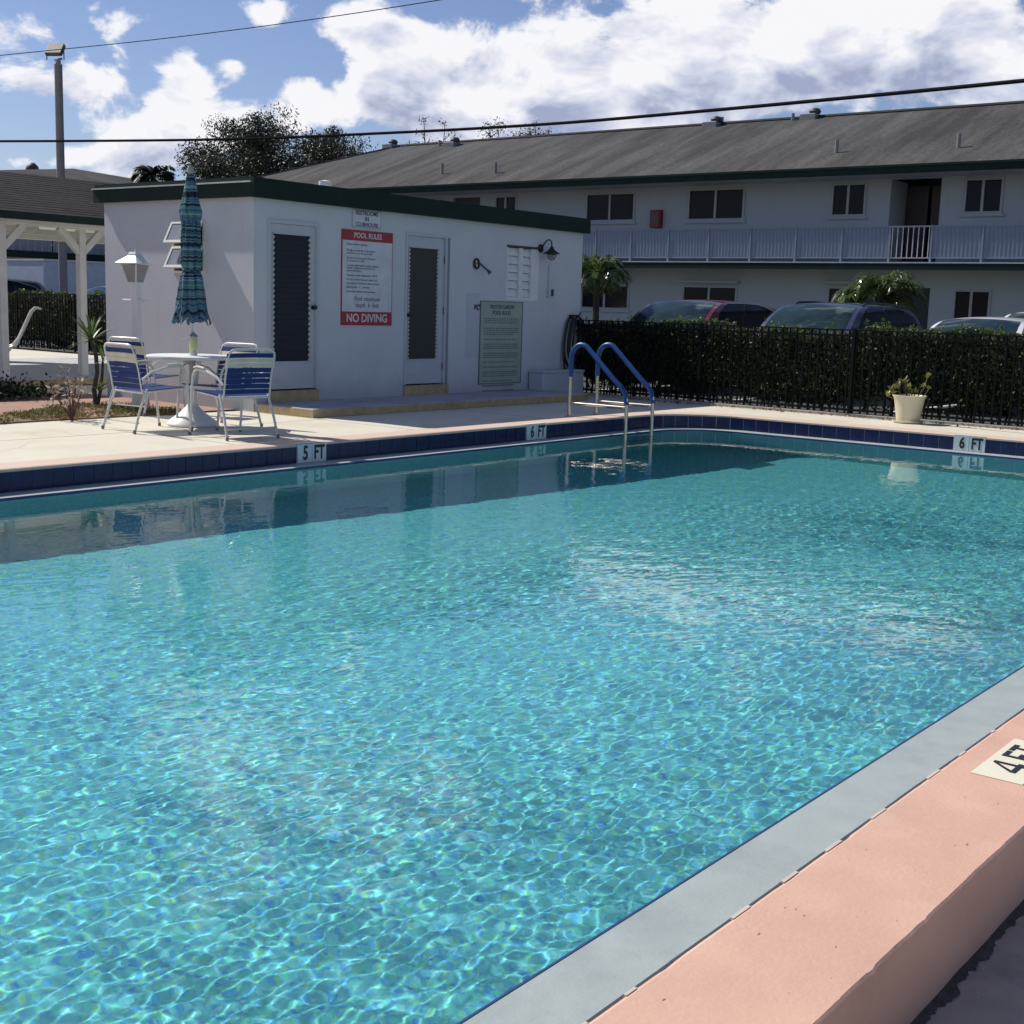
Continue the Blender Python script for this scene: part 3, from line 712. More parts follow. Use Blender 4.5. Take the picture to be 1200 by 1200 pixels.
# right hand louvred window
t = thing('louver_window', 'white slatted louver window beside the barn lamp', 'window', ((win[0]+win[1])/2, WY, win[2]))
w = (win[1]-win[0])/2; H = win[3]-win[2]
MB().box(-w-.02, w+.02, -.012, .0, H-.030, H-.002).build('header', mat('dark_grey_header', (.06, .06, .065), .6), t)
mid = -w+ (2*w)*.43
MB().box(-w+.001, -w+.03, .0, .10, 0, H-.036).box(w-.20, w-.001, .0, .10, 0, H-.036).box(mid-.045, mid+.045, .0, .09, 0, H-.036).box(-w+.03, mid-.045, .0, .10, 0, .045).box(mid+.045, w-.20, .0, .10, 0, .045).build('frame', white_paint, t)
sl = None
for (a, b) in ((-w+.03, mid-.045), (mid+.045, w-.20)):
    hh = (H-.036-.045)/6
    for i in range(6):
        MB().obox(((a+b)/2, .045, .045+hh*(i+.5)), (b-a-.004, .014, hh*.98), (math.radians(-17), 0, 0)).build('slat', white_paint, t)
MB().box(-w, w, .12, .13, 0, H).build('backing', screen_dark, t)
# awning window on the left wall, two hinged panels propped open
t = thing('awning_window', 'two-pane awning window propped open behind the closed parasol', 'window', (WX, (aw[0]+aw[1])/2, aw[2]))
w = (aw[1]-aw[0])/2; H = aw[3]-aw[2]
MB().box(-.02, .06, -w, -w+.035, 0, H).box(-.02, .06, w-.035, w, 0, H).box(-.02, .06, -w+.035, w-.035, H-.03, H).box(-.02, .06, -w+.035, w-.035, 0, .03).box(-.01, .05, -w+.035, w-.035, H/2-.015, H/2+.015).build('frame', alu, t)
MB().box(.10, .11, -w, w, 0, H).build('backing', screen_dark, t)
for z in (H-.02, H/2+.0):
    s = bpy.data.objects.new('sash', None)
    ang = math.radians(27); L_ = H/2-.03
    M_ = MB(); M_.box(-.012, .012, -w+.02, -w+.055, -L_, 0).box(-.012, .012, w-.055, w-.02, -L_, 0).box(-.012, .012, -w+.055, w-.055, -L_, -L_+.035).box(-.012, .012, -w+.055, w-.055, -.03, 0)
    o = M_.build('sash', alu, t); o.location = (-.03, 0, z); o.rotation_euler = (0, ang, 0)
    g = MB().box(-.003, .003, -w+.056, w-.056, -L_+.036, -.031).build('pane', mat('frosted_pane', (.20, .22, .25), .25), o)

# signs on the front wall
def wall_sign(name, lab, p0, p1, cat='sign'):
    a = ony(*p0, WY); b = ony(*p1, WY)
    t = thing(name, lab, cat, ((a.x+b.x)/2, WY, (a.z+b.z)/2)); return t, b.x-a.x, a.z-b.z
t, w, h = wall_sign('restroom_sign', 'small white RESTROOMS IN CLUBHOUSE sign above the red and white sign', (412, 246), (446, 268))
h = .235
MB().box(-w/2, w/2, -.012, 0, -h/2, h/2).build('sign_board', sign_white, t)
b_ = MB()
for (x0, x1, z0, z1) in ((-w/2+.008, w/2-.008, h/2-.014, h/2-.009), (-w/2+.008, w/2-.008, -h/2+.009, -h/2+.014), (-w/2+.008, -w/2+.013, -h/2+.015, h/2-.015), (w/2-.013, w/2-.008, -h/2+.015, h/2-.015)): b_.box(x0, x1, -.0135, -.0122, z0, z1)
b_.build('border', sign_text, t)
for s_, z_ in (('RESTROOMS', .072), ('IN', .0), ('CLUBHOUSE', -.072)): text(s_, .075, sign_text, t, face_y(0, -.0135, z_), font_w=.98 if len(s_) > 3 else 1, bold=.0012)
t, w, h = wall_sign('pool_rules_sign', 'red and white POOL RULES sign with NO DIVING between the doors', (400, 268.5), (458, 381))
h = 1.215
MB().box(-w/2, w/2, -.014, 0, -h/2, h/2).build('sign_board', sign_red, t)
MB().box(-w/2+.012, w/2-.012, -.0155, -.0141, -h/2+.175, h/2-.135).build('white_field', sign_white, t)
text('POOL RULES', .095, sign_white, t, face_y(0, -.0155, h/2-.068), bold=.0015, font_w=.95)
text('NO DIVING', .150, sign_white, t, face_y(0, -.0155, -h/2+.088), bold=.003, font_w=.97)
lines = [('Shower before entering.', .395), ('No glass or animals in the fenced', .318), ('pool area or on the pool deck.', .283), ('No food or beverages in the pool', .222), ('or on pool wet deck.', .187), ('Commercially bottled water in plastic', .128), ('bottles is allowed on the deck for', .094), ('patron hydration.', .06), ('Maximum water temperature 104°F.', .002), ('Do not swallow the pool water. It is', -.052), ('recirculated. Pool hours dawn to dusk.', -.100), ('Bathing load    5    persons.', -.148), ('Pool water depth in feet as shown.', -.205)]
for s_, z_ in lines: text(s_, .041, sign_text, t, face_y(-w/2+.085, -.0160, z_+.03), align='LEFT', font_w=.93)
text('Pool maximum', .088, sign_text, t, face_y(0, -.0160, -.268), font_w=.9); text('depth  6  feet', .088, sign_text, t, face_y(0, -.0160, -.350), font_w=.9)
t, w, h = wall_sign('garden_rules_sign', 'pale green printed rules board below the white louver window', (563, 352.5), (608.5, 448))
h = 1.19
MB().box(-w/2, w/2, -.012, 0, -h/2, h/2).build('sign_board', sign_cream, t)
fr = MB()
for (x0, x1, z0, z1) in ((-w/2-.012, w/2+.012, h/2, h/2+.012), (-w/2-.012, w/2+.012, -h/2-.012, -h/2), (-w/2-.012, -w/2, -h/2, h/2), (w/2, w/2+.012, -h/2, h/2)): fr.box(x0, x1, -.02, 0, z0, z1)
fr.build('sign_frame', mat('sign_grey_frame', (.16, .19, .19), .6), t)
text("TIEDSTEN GARDEN", .078, sign_text, t, face_y(0, -.0135, .522), font_w=.86, bold=.001); text('POOL RULES', .085, sign_text, t, face_y(0, -.0135, .435), font_w=.9, bold=.001)
ln = MB(); z = .35
for blk, cnt in ((0, 3), (1, 4), (2, 1), (3, 3), (4, 3), (5, 1), (6, 1), (7, 3), (8, 1), (9, 1), (10, 1)):
    for i in range(cnt):
        x = -w/2+.085; end = w/2-.06-RND.uniform(0, .16 if i == cnt-1 else .04)
        while x < end:      # word-length dashes of the small print
            l = RND.uniform(.03, .10); ln.box(x, min(x+l, end), -.0132, -.0122, z-.008, z+.008); x += l+.014
        z -= .030
    z -= .042 if blk else .05
ln.build('small_print', sign_grey, t, kind='stuff')
# repaired paint patch with a stencilled mark
a = ony(547, 343, WY); b = ony(561, 419, WY)
pt = tag(MB().box(a.x, b.x, WY-.004, WY, b.z, a.z).build('cover_panel', patch_grey), 'tall narrow grey cover panel left of the pale green board', 'wall panel')
q = MB().tube([(b.x-.05+.035*math.cos(u), WY-.012, a.z-.20+.035*math.sin(u)) for u in np.linspace(0, 5.2, 12)], .008, 6); q.tube([(b.x-.13, WY-.012, a.z-.235), (b.x-.13, WY-.012, a.z-.165), (b.x-.09, WY-.012, a.z-.19)], .009, 6)
tag(q.build('wall_hook', black_plastic, smooth=True), 'small black bent hook on the wall beside the pale green board', 'hook')
# barn lamp
p = ony(633, 291, WY)
t = thing('barn_lamp', 'black barn lamp with wire guard right of the louver window', 'wall lamp', (p.x, WY, p.z))
bp_ = MB().lathe([(.062, 0), (.062, .02), (.035, .03), (.0, .032)], 16); bp_.v = [(x, -z, y) for x, y, z in bp_.v]; bp_.build('mount', black_plastic, t, smooth=True)
MB().tube([(0, -.03, 0), (.0, -.07, .06), (.02, -.11, .12), (.05, -.14, .13), (.07, -.16, .10), (.075, -.165, .05), (.075, -.165, .0)], .011, 8).build('gooseneck', black_plastic, t, smooth=True)
MB().lathe([(.02, .03), (.035, .0), (.06, -.03), (.13, -.075), (.128, -.08), (.05, -.03), (.0, -.01)], 20, (.075, -.165, 0)).build('shade', black_plastic, t, smooth=True)
MB().lathe([(.0, -.15), (.035, -.14), (.048, -.10), (.04, -.05), (.02, -.03)], 14, (.075, -.165, 0)).build('bulb_glass', lamp_glass, t, smooth=True)
g_ = MB()
for k in range(4):
    c_, s_ = math.cos(k*PI/4), math.sin(k*PI/4)
    g_.tube([(.075+.075*math.cos(u)*c_, -.165+.075*math.cos(u)*s_, -.09-.085*math.sin(u)) for u in np.linspace(0, PI, 9)], .0035, 5)
g_.tube([(.075+.076*math.cos(u), -.165+.076*math.sin(u), -.09) for u in np.linspace(0, 2*PI, 17)], .0035, 5)
g_.build('wire_guard', black_plastic, t)
# conduit + outlet
p2 = ony(643, 343, WY)
t = thing('power_outlet', 'grey outdoor outlet box with thin conduit under the barn lamp', 'outlet', (p2.x, WY, p2.z))
MB().box(-.05, .07, -.045, 0, -.065, .065).build('outlet_box', patch_grey, t, bevel=.006); MB().box(.0, .062, -.052, -.0455, -.05, .05).build('cover', black_plastic, t)
MB().tube([(-.03, -.012, .065), (-.03, -.012, .42)], .008, 6).build('conduit', patch_grey, t)
# swivel spotlight
p3 = ony(557.5, 309, WY)
t = thing('wall_spotlight', 'dark round wall fitting with angled spout left of the louver window', 'wall fitting', (p3.x, WY, p3.z))
MB().tube([(.055*math.cos(u), -.02, .068*math.sin(u)) for u in np.linspace(0, 2*PI, 20)], .014, 7).build('mount_ring', black_plastic, t, smooth=True)
MB().tube([(0, -.01, 0), (.02, -.05, .01), (.05, -.09, -.03), (.10, -.14, -.09)], .015, 8).build('arm', mat('dark_grey_metal', (.07, .075, .085), .4), t, smooth=True)
MB().tube([(.095, -.135, -.085), (.11, -.15, -.10), (.13, -.165, -.13)], [.014, .022, .034], 12).build('spout', mat('dark_grey_metal', (.07, .075, .085), .4), t, smooth=True)
MB().tube([(-.01, -.015, .05), (.0, -.018, -.0), (.01, -.015, -.05)], .012, 6).build('bracket', steel, t)
# hose on its hanger
ph = ony(667, 392, WY)
t = thing('garden_hose', 'coiled black hose hanging at the right end of the wall', 'hose', (ph.x, WY, ph.z))
for k, (ax, az_, dx, dz, sx) in enumerate(((.19, .40, .0, -.12, 0), (.16, .36, .02, -.10, .03), (.11, .29, .06, -.06, .05), (.20, .43, .01, -.15, .07))):
    MB().tube([(dx+ax*math.cos(u), -.05-.035*k-.01*math.sin(3*u), dz+az_*math.sin(u)) for u in np.linspace(-PI/2, 1.5*PI, 40)], .018, 8, caps=False).build('hose_loop', black_plastic, t, smooth=True)
MB().tube([(-.02, 0, .30), (-.02, -.20, .30), (-.02, -.22, .36)], .014, 8).build('hanger', black_plastic, t)
MB().tube([(-.21, -.06, -.1), (-.22, -.07, -.40), (-.20, -.08, -.55)], .018, 8).lathe([(.03, -.60), (.03, -.52), (.02, -.52)], 10, (-.20, -.08, 0)).build('hose_end', black_plastic, t, smooth=True)
# white box under it
a = ony(636, 463, WY-.30); b = ony(684, 443, WY-.30)
t = thing('storage_box', 'plain pale grey box on the deck below the hanging hose', 'box', ((a.x+b.x)/2, WY-.16, 0))
w = (b.x-a.x)/2
MB().box(-w, w, -.14, .14, .0, .36).build('box_body', patch_grey, t, bevel=.012); MB().box(-w-.01, w+.01, -.15, .15, .361, .40).build('lid', patch_grey, t, bevel=.01)

# ------------------------------------------------------------------ pool ladder
LX = 13.37
t = thing('pool_ladder', 'steel pool ladder with blue padded hand rails at the far edge', 'ladder', (LX, 9.2, 0))
def rail(dx):
    pts = [(dx, .36, 0.0), (dx, .36, .55), (dx, .355, .70)]
    pts += [(dx, .36-.16+.16*math.cos(u), .72+.19*math.sin(u)) for u in np.linspace(0.1, 2.0, 9)]
    pts += [(dx, -.30, .50), (dx, -.40, .425)]
    pts += [(dx, -.475, .34), (dx, -.50, .26), (dx, -.50, 0), (dx, -.50, -1.15)]
    full = MB().tube(pts, .0245, 12).build('rail', steel, t, smooth=True)
    pad = pts[1:3]; pad[0] = (dx, .36, .50)
    cov = [pad[0]]+pts[2:15]; cov = [p_ for p_ in cov if p_[2] > .24]
    MB().tube(cov+[(dx, -.50, .20)], .031, 12).build('padded_cover', rail_blue, t, smooth=True)
rail(0); rail(.60)
for dx in (0, .60): MB().tube([(dx, .36, .17), (dx, -.50, .17)], .019, 10).build('tie_bar', steel, t, smooth=True)
for dx in (0, .60): MB().lathe([(.05, .001), (.05, .008), (.028, .016)], 16, (dx, .36, 0)).build('floor_flange', steel, t, smooth=True)
for z in (-.30, -.60, -.90): MB().box(.0, .60, -.58, -.44, z-.012, z+.012).build('tread', steel, t)

# ------------------------------------------------------------------ table, parasol, chairs
TC = (8.74, 11.17)
t = thing('patio_table', 'round white pedestal table on the sunny deck by the pool', 'table', (*TC, 0))
MB().lathe([(.0, .742), (.445, .742), (.468, .736), (.472, .722), (.462, .708), (.44, .705), (.0, .705)], 48).build('tabletop', white_paint, t, smooth=True)
MB().lathe([(.26, 0), (.27, .02), (.25, .05), (.14, .13), (.07, .20), (.05, .24), (.0, .24)], 32).build('base', white_paint, t, smooth=True)
for k in range(3):
    u = k*2*PI/3+.35; c_, s_ = math.cos(u), math.sin(u)
    prof = [(.16, .705), (.12, .60), (.085, .45), (.065, .30), (.05, .10), (.04, .02)]
    m_ = MB()
    vs = []
    for r_, z_ in prof:
        for s2 in (-1, 1): vs.append((r_*c_-s2*.018*s_, r_*s_+s2*.018*c_, z_)); vs.append(((r_-.03)*c_-s2*.018*s_, (r_-.03)*s_+s2*.018*c_, z_))
    fs = []
    for i in range(len(prof)-1):
        o = 4*i; fs += [(o, o+4, o+6, o+2), (o+1, o+3, o+7, o+5), (o, o+1, o+5, o+4), (o+2, o+6, o+7, o+3)]
    m_.add(vs, fs).build('pedestal_fin', white_paint, t)
MB().tube([(0, 0, .1), (0, 0, .70)], .03, 12).build('column', mat('grey_tube', (.40, .40, .41), .4), t, smooth=True)
# parasol
def striped():
    m = bpy.data.materials.new('striped_canopy'); m.use_nodes = True; nt = m.node_tree; N = nt.nodes; L = nt.links
    b = N['Principled BSDF']; b.inputs['Roughness'].default_value = .85
    uv = N.new('ShaderNodeUVMap'); uv.uv_map = 'run'
    sp = N.new('ShaderNodeSeparateXYZ'); L.new(uv.outputs[0], sp.inputs[0])
    no = N.new('ShaderNodeTexNoise'); no.inputs['Scale'].default_value = 1; no.noise_dimensions = '1D'; no.inputs['Detail'].default_value = 1
    md = N.new('ShaderNodeMath'); md.operation = 'MULTIPLY'; md.inputs[1].default_value = 14; L.new(sp.outputs[1], md.inputs[0]); L.new(md.outputs[0], no.inputs['W'])
    r = N.new('ShaderNodeValToRGB'); r.color_ramp.interpolation = 'CONSTANT'; L.new(no.outputs[0], r.inputs[0])
    cols = [(0, (.010, .014, .030)), (.36, (.045, .11, .19)), (.43, (.09, .21, .24)), (.49, (.010, .018, .040)), (.52, (.14, .30, .29)), (.57, (.05, .12, .22)), (.63, (.22, .36, .37)), (.68, (.010, .018, .04))]
    r.color_ramp.elements[0].position = 0; r.color_ramp.elements[0].color = (*cols[0][1], 1)
    r.color_ramp.elements[1].position = cols[1][0]; r.color_ramp.elements[1].color = (*cols[1][1], 1)
    for p_, c in cols[2:]:
        e = r.color_ramp.elements.new(p_); e.color = (*c, 1)
    L.new(r.outputs[0], b.inputs['Base Color'])
    return m
u_ = thing('parasol', 'closed teal striped parasol standing through the round table', 'parasol', (*TC, 0))
MB().tube([(0, 0, .06), (0, 0, 2.60)], .019, 12).build('pole', white_paint, u_, smooth=True)
MB().lathe([(.0, 2.59), (.02, 2.595), (.032, 2.63), (.034, 2.655), (.02, 2.685), (.0, 2.69)], 16).build('finial', mat('tan_finial', (.36, .31, .27), .5), u_, smooth=True)
def canopy(prof, name, amp0, seed):
    n = 96; rng = np.random.default_rng(seed); k = 8
    ph = rng.uniform(0, 6.28, 8); V = []; UV = []
    Z = [z for r, z in prof]; R = [r for r, z in prof]
    zs = np.linspace(Z[0], Z[-1], 90)
    Rs = np.interp(-zs, [-z for z in Z], R)
    for i, (z, r) in enumerate(zip(zs, Rs)):
        for j in range(n):
            th = 2*PI*j/n
            a = amp0*(1+.4*math.sin(9*z+ph[0]))
            w = 1 + a*abs(math.sin(4*th+1.1*math.sin(3.1*z+ph[1])))**.7 - a*.5 + .07*math.sin(13*th+ph[2]+6*z)+.05*math.sin(21*th+ph[3]-9*z)+.06*math.sin(2*th+ph[4]+5*z)
            zz = z + (.035*math.sin(4*th*2+ph[5])+.02*math.sin(11*th+ph[6]))*(max(0, (i-70)/20))**1.5
            V.append((.93*r*w*math.cos(th), .93*r*w*math.sin(th), zz)); UV.append((th, z+.004*math.sin(8*th+ph[6])+.003*math.sin(5*th+ph[7])))
    F_ = [(i*n+j, (i+1)*n+j, (i+1)*n+(j+1) % n, i*n+(j+1) % n) for i in range(len(zs)-1) for j in range(n)]
    me = bpy.data.meshes.new(name); me.from_pydata(V, [], F_); uvl = me.uv_layers.new(name='run')
    for l in me.loops: uvl.data[l.index].uv = UV[l.vertex_index]
    me.polygons.foreach_set('use_smooth', [True]*len(me.polygons)); me.materials.append(CANMAT)
    o = bpy.data.objects.new(name, me); COL.objects.link(o); o.parent = u_; return o
CANMAT = striped()
canopy([(.035, 2.60), (.055, 2.50), (.075, 2.38), (.105, 2.22), (.085, 2.12)], 'vent_tier', .35, 3)
canopy([(.05, 2.40), (.085, 2.25), (.088, 2.05), (.095, 1.92), (.090, 1.78), (.095, 1.70), (.080, 1.635), (.078, 1.61), (.098, 1.56), (.118, 1.42), (.15, 1.22), (.168, 1.10)], 'canopy', .45, 4)
MB().tube([(.085*math.cos(a), .085*math.sin(a), 1.625+.012*math.sin(a)) for a in np.linspace(0, 2*PI, 24)], .013, 6, caps=False).build('tie_strap', mat('teal_strap', (.03, .12, .16), .8), u_, smooth=True)
for k in range(8):
    a = k*PI/4+.2; MB().tube([(.04*math.cos(a), .04*math.sin(a), 1.9), (.06*math.cos(a), .06*math.sin(a), 1.12)], .006, 5).build('rib', white_paint, u_)
# small lime lantern clipped on the pole
t = thing('pole_lantern', 'small lime green hanging lantern on the parasol pole', 'lantern', (TC[0]-.02, TC[1]-.05, .742))
MB().lathe([(.0, .04), (.036, .04), (.042, .08), (.044, .17), (.036, .19), (.0, .19)], 18).build('lantern_glass', lime, t, smooth=True)
MB().lathe([(.050, .190), (.052, .20), (.030, .225), (.012, .235), (.010, .25), (.0, .25)], 18).build('cap', mat('grey_metal_cap', (.35, .36, .34), .4), t, smooth=True)
MB().tube([(-.04, .04, .19), (-.08, .07, .18), (-.10, .09, .20)], .008, 6).build('clip_arm', alu, t, smooth=True)
MB().lathe([(.04, .0), (.044, .02), (.04, .039)], 14).build('foot', alu, t, smooth=True)

def make_chair():
    """facing +X in its own frame"""
    c = thing('patio_chair', 'navy', 'chair', (0, 0, 0))
    W = .265
    # one bent tube: rear feet up into the back hoop
    rail_pts = [(-.34, -W-.02, 0), (-.245, -W, .40)]
    bk = [(-.245, -W, .40), (-.285, -W, .62), (-.335, -W, .80)]
    cur = [(-.345, -W+.01, .835), (-.352, -W+.045, .862), (-.356, -W+.09, .868)]
    hoop = [(-.245, -W, .385), (-.285, -W, .62), (-.335, -W, .80)]+cur+[(x, -y, z) for x, y, z in cur[::-1]]+[(-.335, W, .80), (-.285, W, .62), (-.245, W, .385)]
    MB().tube(hoop, .0125, 8).build('back_frame', alu, c, smooth=True)
    for s in (-1, 1):
        MB().tube([(-.36, s*(W+.03), 0), (-.30, s*(W+.02), .20), (-.22, s*(W+.012), .40), (-.20, s*(W+.008), .43)], .0125, 8).build('leg', alu, c, smooth=True)
        # front leg sweeps up into the arm
        MB().tube([(.30, s*(W+.03), 0), (.275, s*(W+.03), .20), (.255, s*(W+.03), .45), (.235, s*(W+.03), .58), (.205, s*(W+.03), .635), (.15, s*(W+.03), .655), (0, s*(W+.028), .645), (-.16, s*(W+.02), .60), (-.26, s*(W+.004), .52)], .0125, 8).build('leg', alu, c, smooth=True)
        MB().tube([(.20, s*(W+.03), .672), (.14, s*(W+.03), .682), (.02, s*(W+.03), .672)], .018, 8, flat=.6).build('arm_pad', alu, c, smooth=True)
        MB().lathe([(.016, 0), (.016, .03), (.0125, .035)], 10, (.30, s*(W+.03), 0)).lathe([(.016, 0), (.016, .03), (.0125, .035)], 10, (-.36, s*(W+.03), 0)).build('foot_cap', mat('grey_foot_cap', (.16, .16, .17), .6), c, smooth=True)
    MB().tube([(-.23, -W, .405), (.20, -W, .435), (.245, -W+.03, .425), (.245, W-.03, .425), (.20, W, .435), (-.23, W, .405), (-.25, W-.03, .40), (-.25, -W+.03, .40), (-.23, -W, .405)], .0125, 8).build('seat_frame', alu, c, smooth=True)
    MB().tube([(-.31, -W-.025, .10), (-.31, W+.025, .10)], .009, 6).build('stretcher', alu, c, smooth=True)
    # back straps wrapped round the hoop
    def strap(p, q, wdt, m, name, ax):
        p, q = Vector(p), Vector(q); k = 9; mb = MB(); ring_ = []
        ax = Vector(ax).normalized(); nn = (q-p).normalized().cross(ax)
        vs = []
        for i in range(k):
            s_ = i/(k-1); c0 = p.lerp(q, s_) - nn*0 ; sag = .012*math.sin(PI*s_)
            for d, e in ((-wdt/2, .004), (wdt/2, .004), (wdt/2, -.004), (-wdt/2, -.004)): vs.append(c0+ax*d+nn*(e+sag*SAG))
        fs = []
        for i in range(k-1):
            o = 4*i
            for a_ in range(4): fs.append((o+a_, o+(a_+1) % 4, o+4+(a_+1) % 4, o+4+a_))
        mb.add(vs, fs+[(0, 1, 2, 3)[::-1], (4*k-4, 4*k-3, 4*k-2, 4*k-1)]).build(name, m, c, smooth=False)
    SAG = 1
    def back_at(z): return np.interp(z, [.385, .62, .80, .84], [-.245, -.285, -.335, -.348])
    for i, z in enumerate((.455, .507, .559, .611, .663, .713, .759, .806)):
        m_ = vinyl_cream if i in (5, 6) else vinyl_navy
        x_ = back_at(z); ax = Vector((back_at(z+.02)-back_at(z-.02), 0, .04))
        strap((x_, -W-.016, z), (x_, W+.016, z), .045, m_, 'strap', ax)
    for i, x_ in enumerate((-.20, -.148, -.096, -.044, .008, .060, .112, .164, .214)):
        z = .405+.03*(x_+.23)/.43
        strap((x_, -W-.016, z+.010), (x_, W+.016, z+.010), .046, vinyl_navy, 'strap', (1, 0, .07))
    return c
chair0 = make_chair()
def place_chair(px, py, z, yaw_deg, label, first=False):
    p = onz(px, py, z)
    y = math.radians(yaw_deg)
    # (px,py) is the middle of the top rail, which is .352 behind the chair's origin
    ox = p.x + .352*math.cos(y); oy = p.y + .352*math.sin(y)
    if first:
        chair0.location = (ox, oy, 0); chair0.rotation_euler = (0, 0, y); chair0['label'] = label; c = chair0
    else: c = dup(chair0, (ox, oy, 0), y, label)
    c['group'] = 'strap chairs around the round table'
    return c
place_chair(138, 403, .868, -4, 'navy strap chair left of the table, the one nearest the pool', True)
place_chair(146, 396, .868, 8, 'navy strap chair behind the leftmost chair, next to the lamp post')
place_chair(282, 403, .868, 186, 'navy strap chair right of the table, tucked nearest the clubhouse wall')
place_chair(296, 409.5, .868, 84, 'navy strap chair with its back to the pool at the table')
# blue towel-like cushion lying on the near left chair
p = chair0.location

# ------------------------------------------------------------------ lamp post and planting
LP = onz(161, 479)
t = thing('lamp_post', 'white square garden lamp post with crossbar beside the clubhouse', 'lamp post', (LP.x, LP.y, 0), math.radians(12))
hz = ony(160, 310.5, LP.y).z
MB().box(-.045, .045, -.045, .045, 0, hz-.20).build('post', white_paint, t, bevel=.006)
MB().tube([(0, -.20, 1.29), (0, .20, 1.29)], .012, 8).build('crossbar', white_paint, t, smooth=True)
def frustum(a, za, b, zb):
    return [(sx*a, sy*a, za) for sx, sy in ((-1, -1), (1, -1), (1, 1), (-1, 1))]+[(sx*b, sy*b, zb) for sx, sy in ((-1, -1), (1, -1), (1, 1), (-1, 1))], [(3, 2, 1, 0), (4, 5, 6, 7), (0, 1, 5, 4), (1, 2, 6, 5), (2, 3, 7, 6), (3, 0, 4, 7)]
MB().add(*frustum(.165, hz+.02, .05, hz+.115)).add(*frustum(.155, hz+.005, .165, hz+.019)).build('lamp_roof', white_paint, t)
MB().add(*frustum(.06, hz+.121, .045, hz+.15)).tube([(0, 0, hz+.15), (0, 0, hz+.19)], .007, 6).build('roof_cap', white_paint, t)
MB().add(*frustum(.060, hz-.20, .108, hz+.0)).build('lamp_glass', lamp_glass, t)
fr = MB()
for sx, sy in ((-1, -1), (1, -1), (1, 1), (-1, 1)): fr.tube([(sx*.064, sy*.064, hz-.205), (sx*.114, sy*.114, hz+.005)], .009, 6)
for a_, z_ in ((.068, hz-.20),): fr.box(-a_, a_, -a_, a_, z_-.02, z_-.002)
fr.build('lamp_frame', white_paint, t)

# soil bed with thin grass
bed = [onz(-60, 500), onz(0, 497), onz(60, 493), onz(110, 490.5), onz(170, 487), onz(214, 486), onz(206, 479), onz(160, 476), onz(110, 474.5), onz(72, 475), onz(40, 481), onz(0, 489), onz(-60, 492)]
mb = MB(); mb.add([(p.x, p.y, .012) for p in bed]+[(p.x, p.y, -.02) for p in bed], [tuple(range(len(bed)))]+[(i, i+len(bed), (i+1) % len(bed)+len(bed), (i+1) % len(bed)) for i in range(len(bed))])
mb.build('soil_bed', earth, kind='structure')
def in_poly(x, y, P):
    c = False; j = len(P)-1
    for i in range(len(P)):
        if ((P[i].y > y) != (P[j].y > y)) and (x < (P[j].x-P[i].x)*(y-P[i].y)/(P[j].y-P[i].y)+P[i].x): c = not c
        j = i
    return c
pts = []
while len(pts) < 2600:
    x, y = RND.uniform(5.5, 11), RND.uniform(12.2, 14.4)
    if in_poly(x, y, bed) and mn.noise(Vector((x*2.2, y*2.2, 0))) > -.15: pts.append((x, y, .02+RND.uniform(0, .03)))
tag(cards(0, pts, .055, .18, 1.2, 'bed_grass', leafmat('dry_grass_blade', (.16, .15, .05), (.10, .13, .035)), kind='stuff'), 'thin dry grass growing in the soil bed beyond the deck', 'grass')
pts = []
while len(pts) < 900:
    x, y = RND.uniform(5.5, 11), RND.uniform(12.2, 14.4)
    if in_poly(x, y, bed): pts.append((x, y, .016))
tag(cards(0, pts, .05, .6, -.2, 'leaf_litter', leafmat('brown_leaf', (.22, .12, .05), (.34, .22, .12)), kind='stuff'), 'brown fallen leaves scattered over the soil bed', 'leaf litter')

def strap_leaves(n, c, L_, w, el0, el1, name, m, parent, droop=.5, seed=1, n_seg=5, az=None):
    r = random.Random(seed); mb = MB()
    for i in range(n):
        a = r.uniform(0, 2*PI) if az is None else r.uniform(*az); e = math.radians(r.uniform(el0, el1)); l = L_*r.uniform(.7, 1.15); p = Vector(c)
        side = Vector((-math.sin(a), math.cos(a), 0)); vs = []
        for k in range(n_seg+1):
            s = k/n_seg; ww = w*math.sin(PI*min(1, .12+s*.88))**.7*(1 if s < 1 else .1)
            vs += [p+side*ww/2, p-side*ww/2]
            d = Vector((math.cos(a)*math.cos(e), math.sin(a)*math.cos(e), math.sin(e))); p = p+d*l/n_seg; e -= droop/n_seg*(1.2 if s > .3 else .5)
        mb.add(vs, [(2*k, 2*k+1, 2*k+3, 2*k+2) for k in range(n_seg)])
    return mb.build(name, m, parent)
yl = leafmat('yucca_leaf', (.05, .10, .03), (.16, .22, .07), .45)
Y0 = onz(113, 478)
t = thing('yucca_plant', 'spiky green yucca on bent stems beside the shelter post', 'yucca', (Y0.x, Y0.y, 0))
top = ony(107, 396, Y0.y)-Vector((Y0.x, Y0.y, 0))
MB().tube([(0, 0, 0), (-.03, 0, .22), (.02, 0, .42), (top.x+.06, 0, .62), (top.x, 0, top.z)], [.03, .028, .026, .025, .022], 8).build('stem', bark, t, smooth=True)
MB().tube([(.02, .02, .0), (.06, .0, .20), (.09, 0, .40), (.10, 0, .55)], [.024, .02, .018, .015], 8).build('stem', bark, t, smooth=True)
strap_leaves(42, (top.x, 0, top.z-.03), .36, .026, -15, 85, 'leaves', yl, t, .5, 3)
strap_leaves(16, (.10, 0, .55), .26, .022, 0, 80, 'leaves', yl, t, .6, 5)
strap_leaves(14, (.05, 0, .20), .25, .022, 10, 80, 'leaves', yl, t, .6, 6)
Y1 = onz(84, 492)
t = thing('croton_shrub', 'small sparse reddish shrub with pale leaves in the soil bed', 'shrub', (Y1.x, Y1.y, 0))
st_ = MB(); tips = []
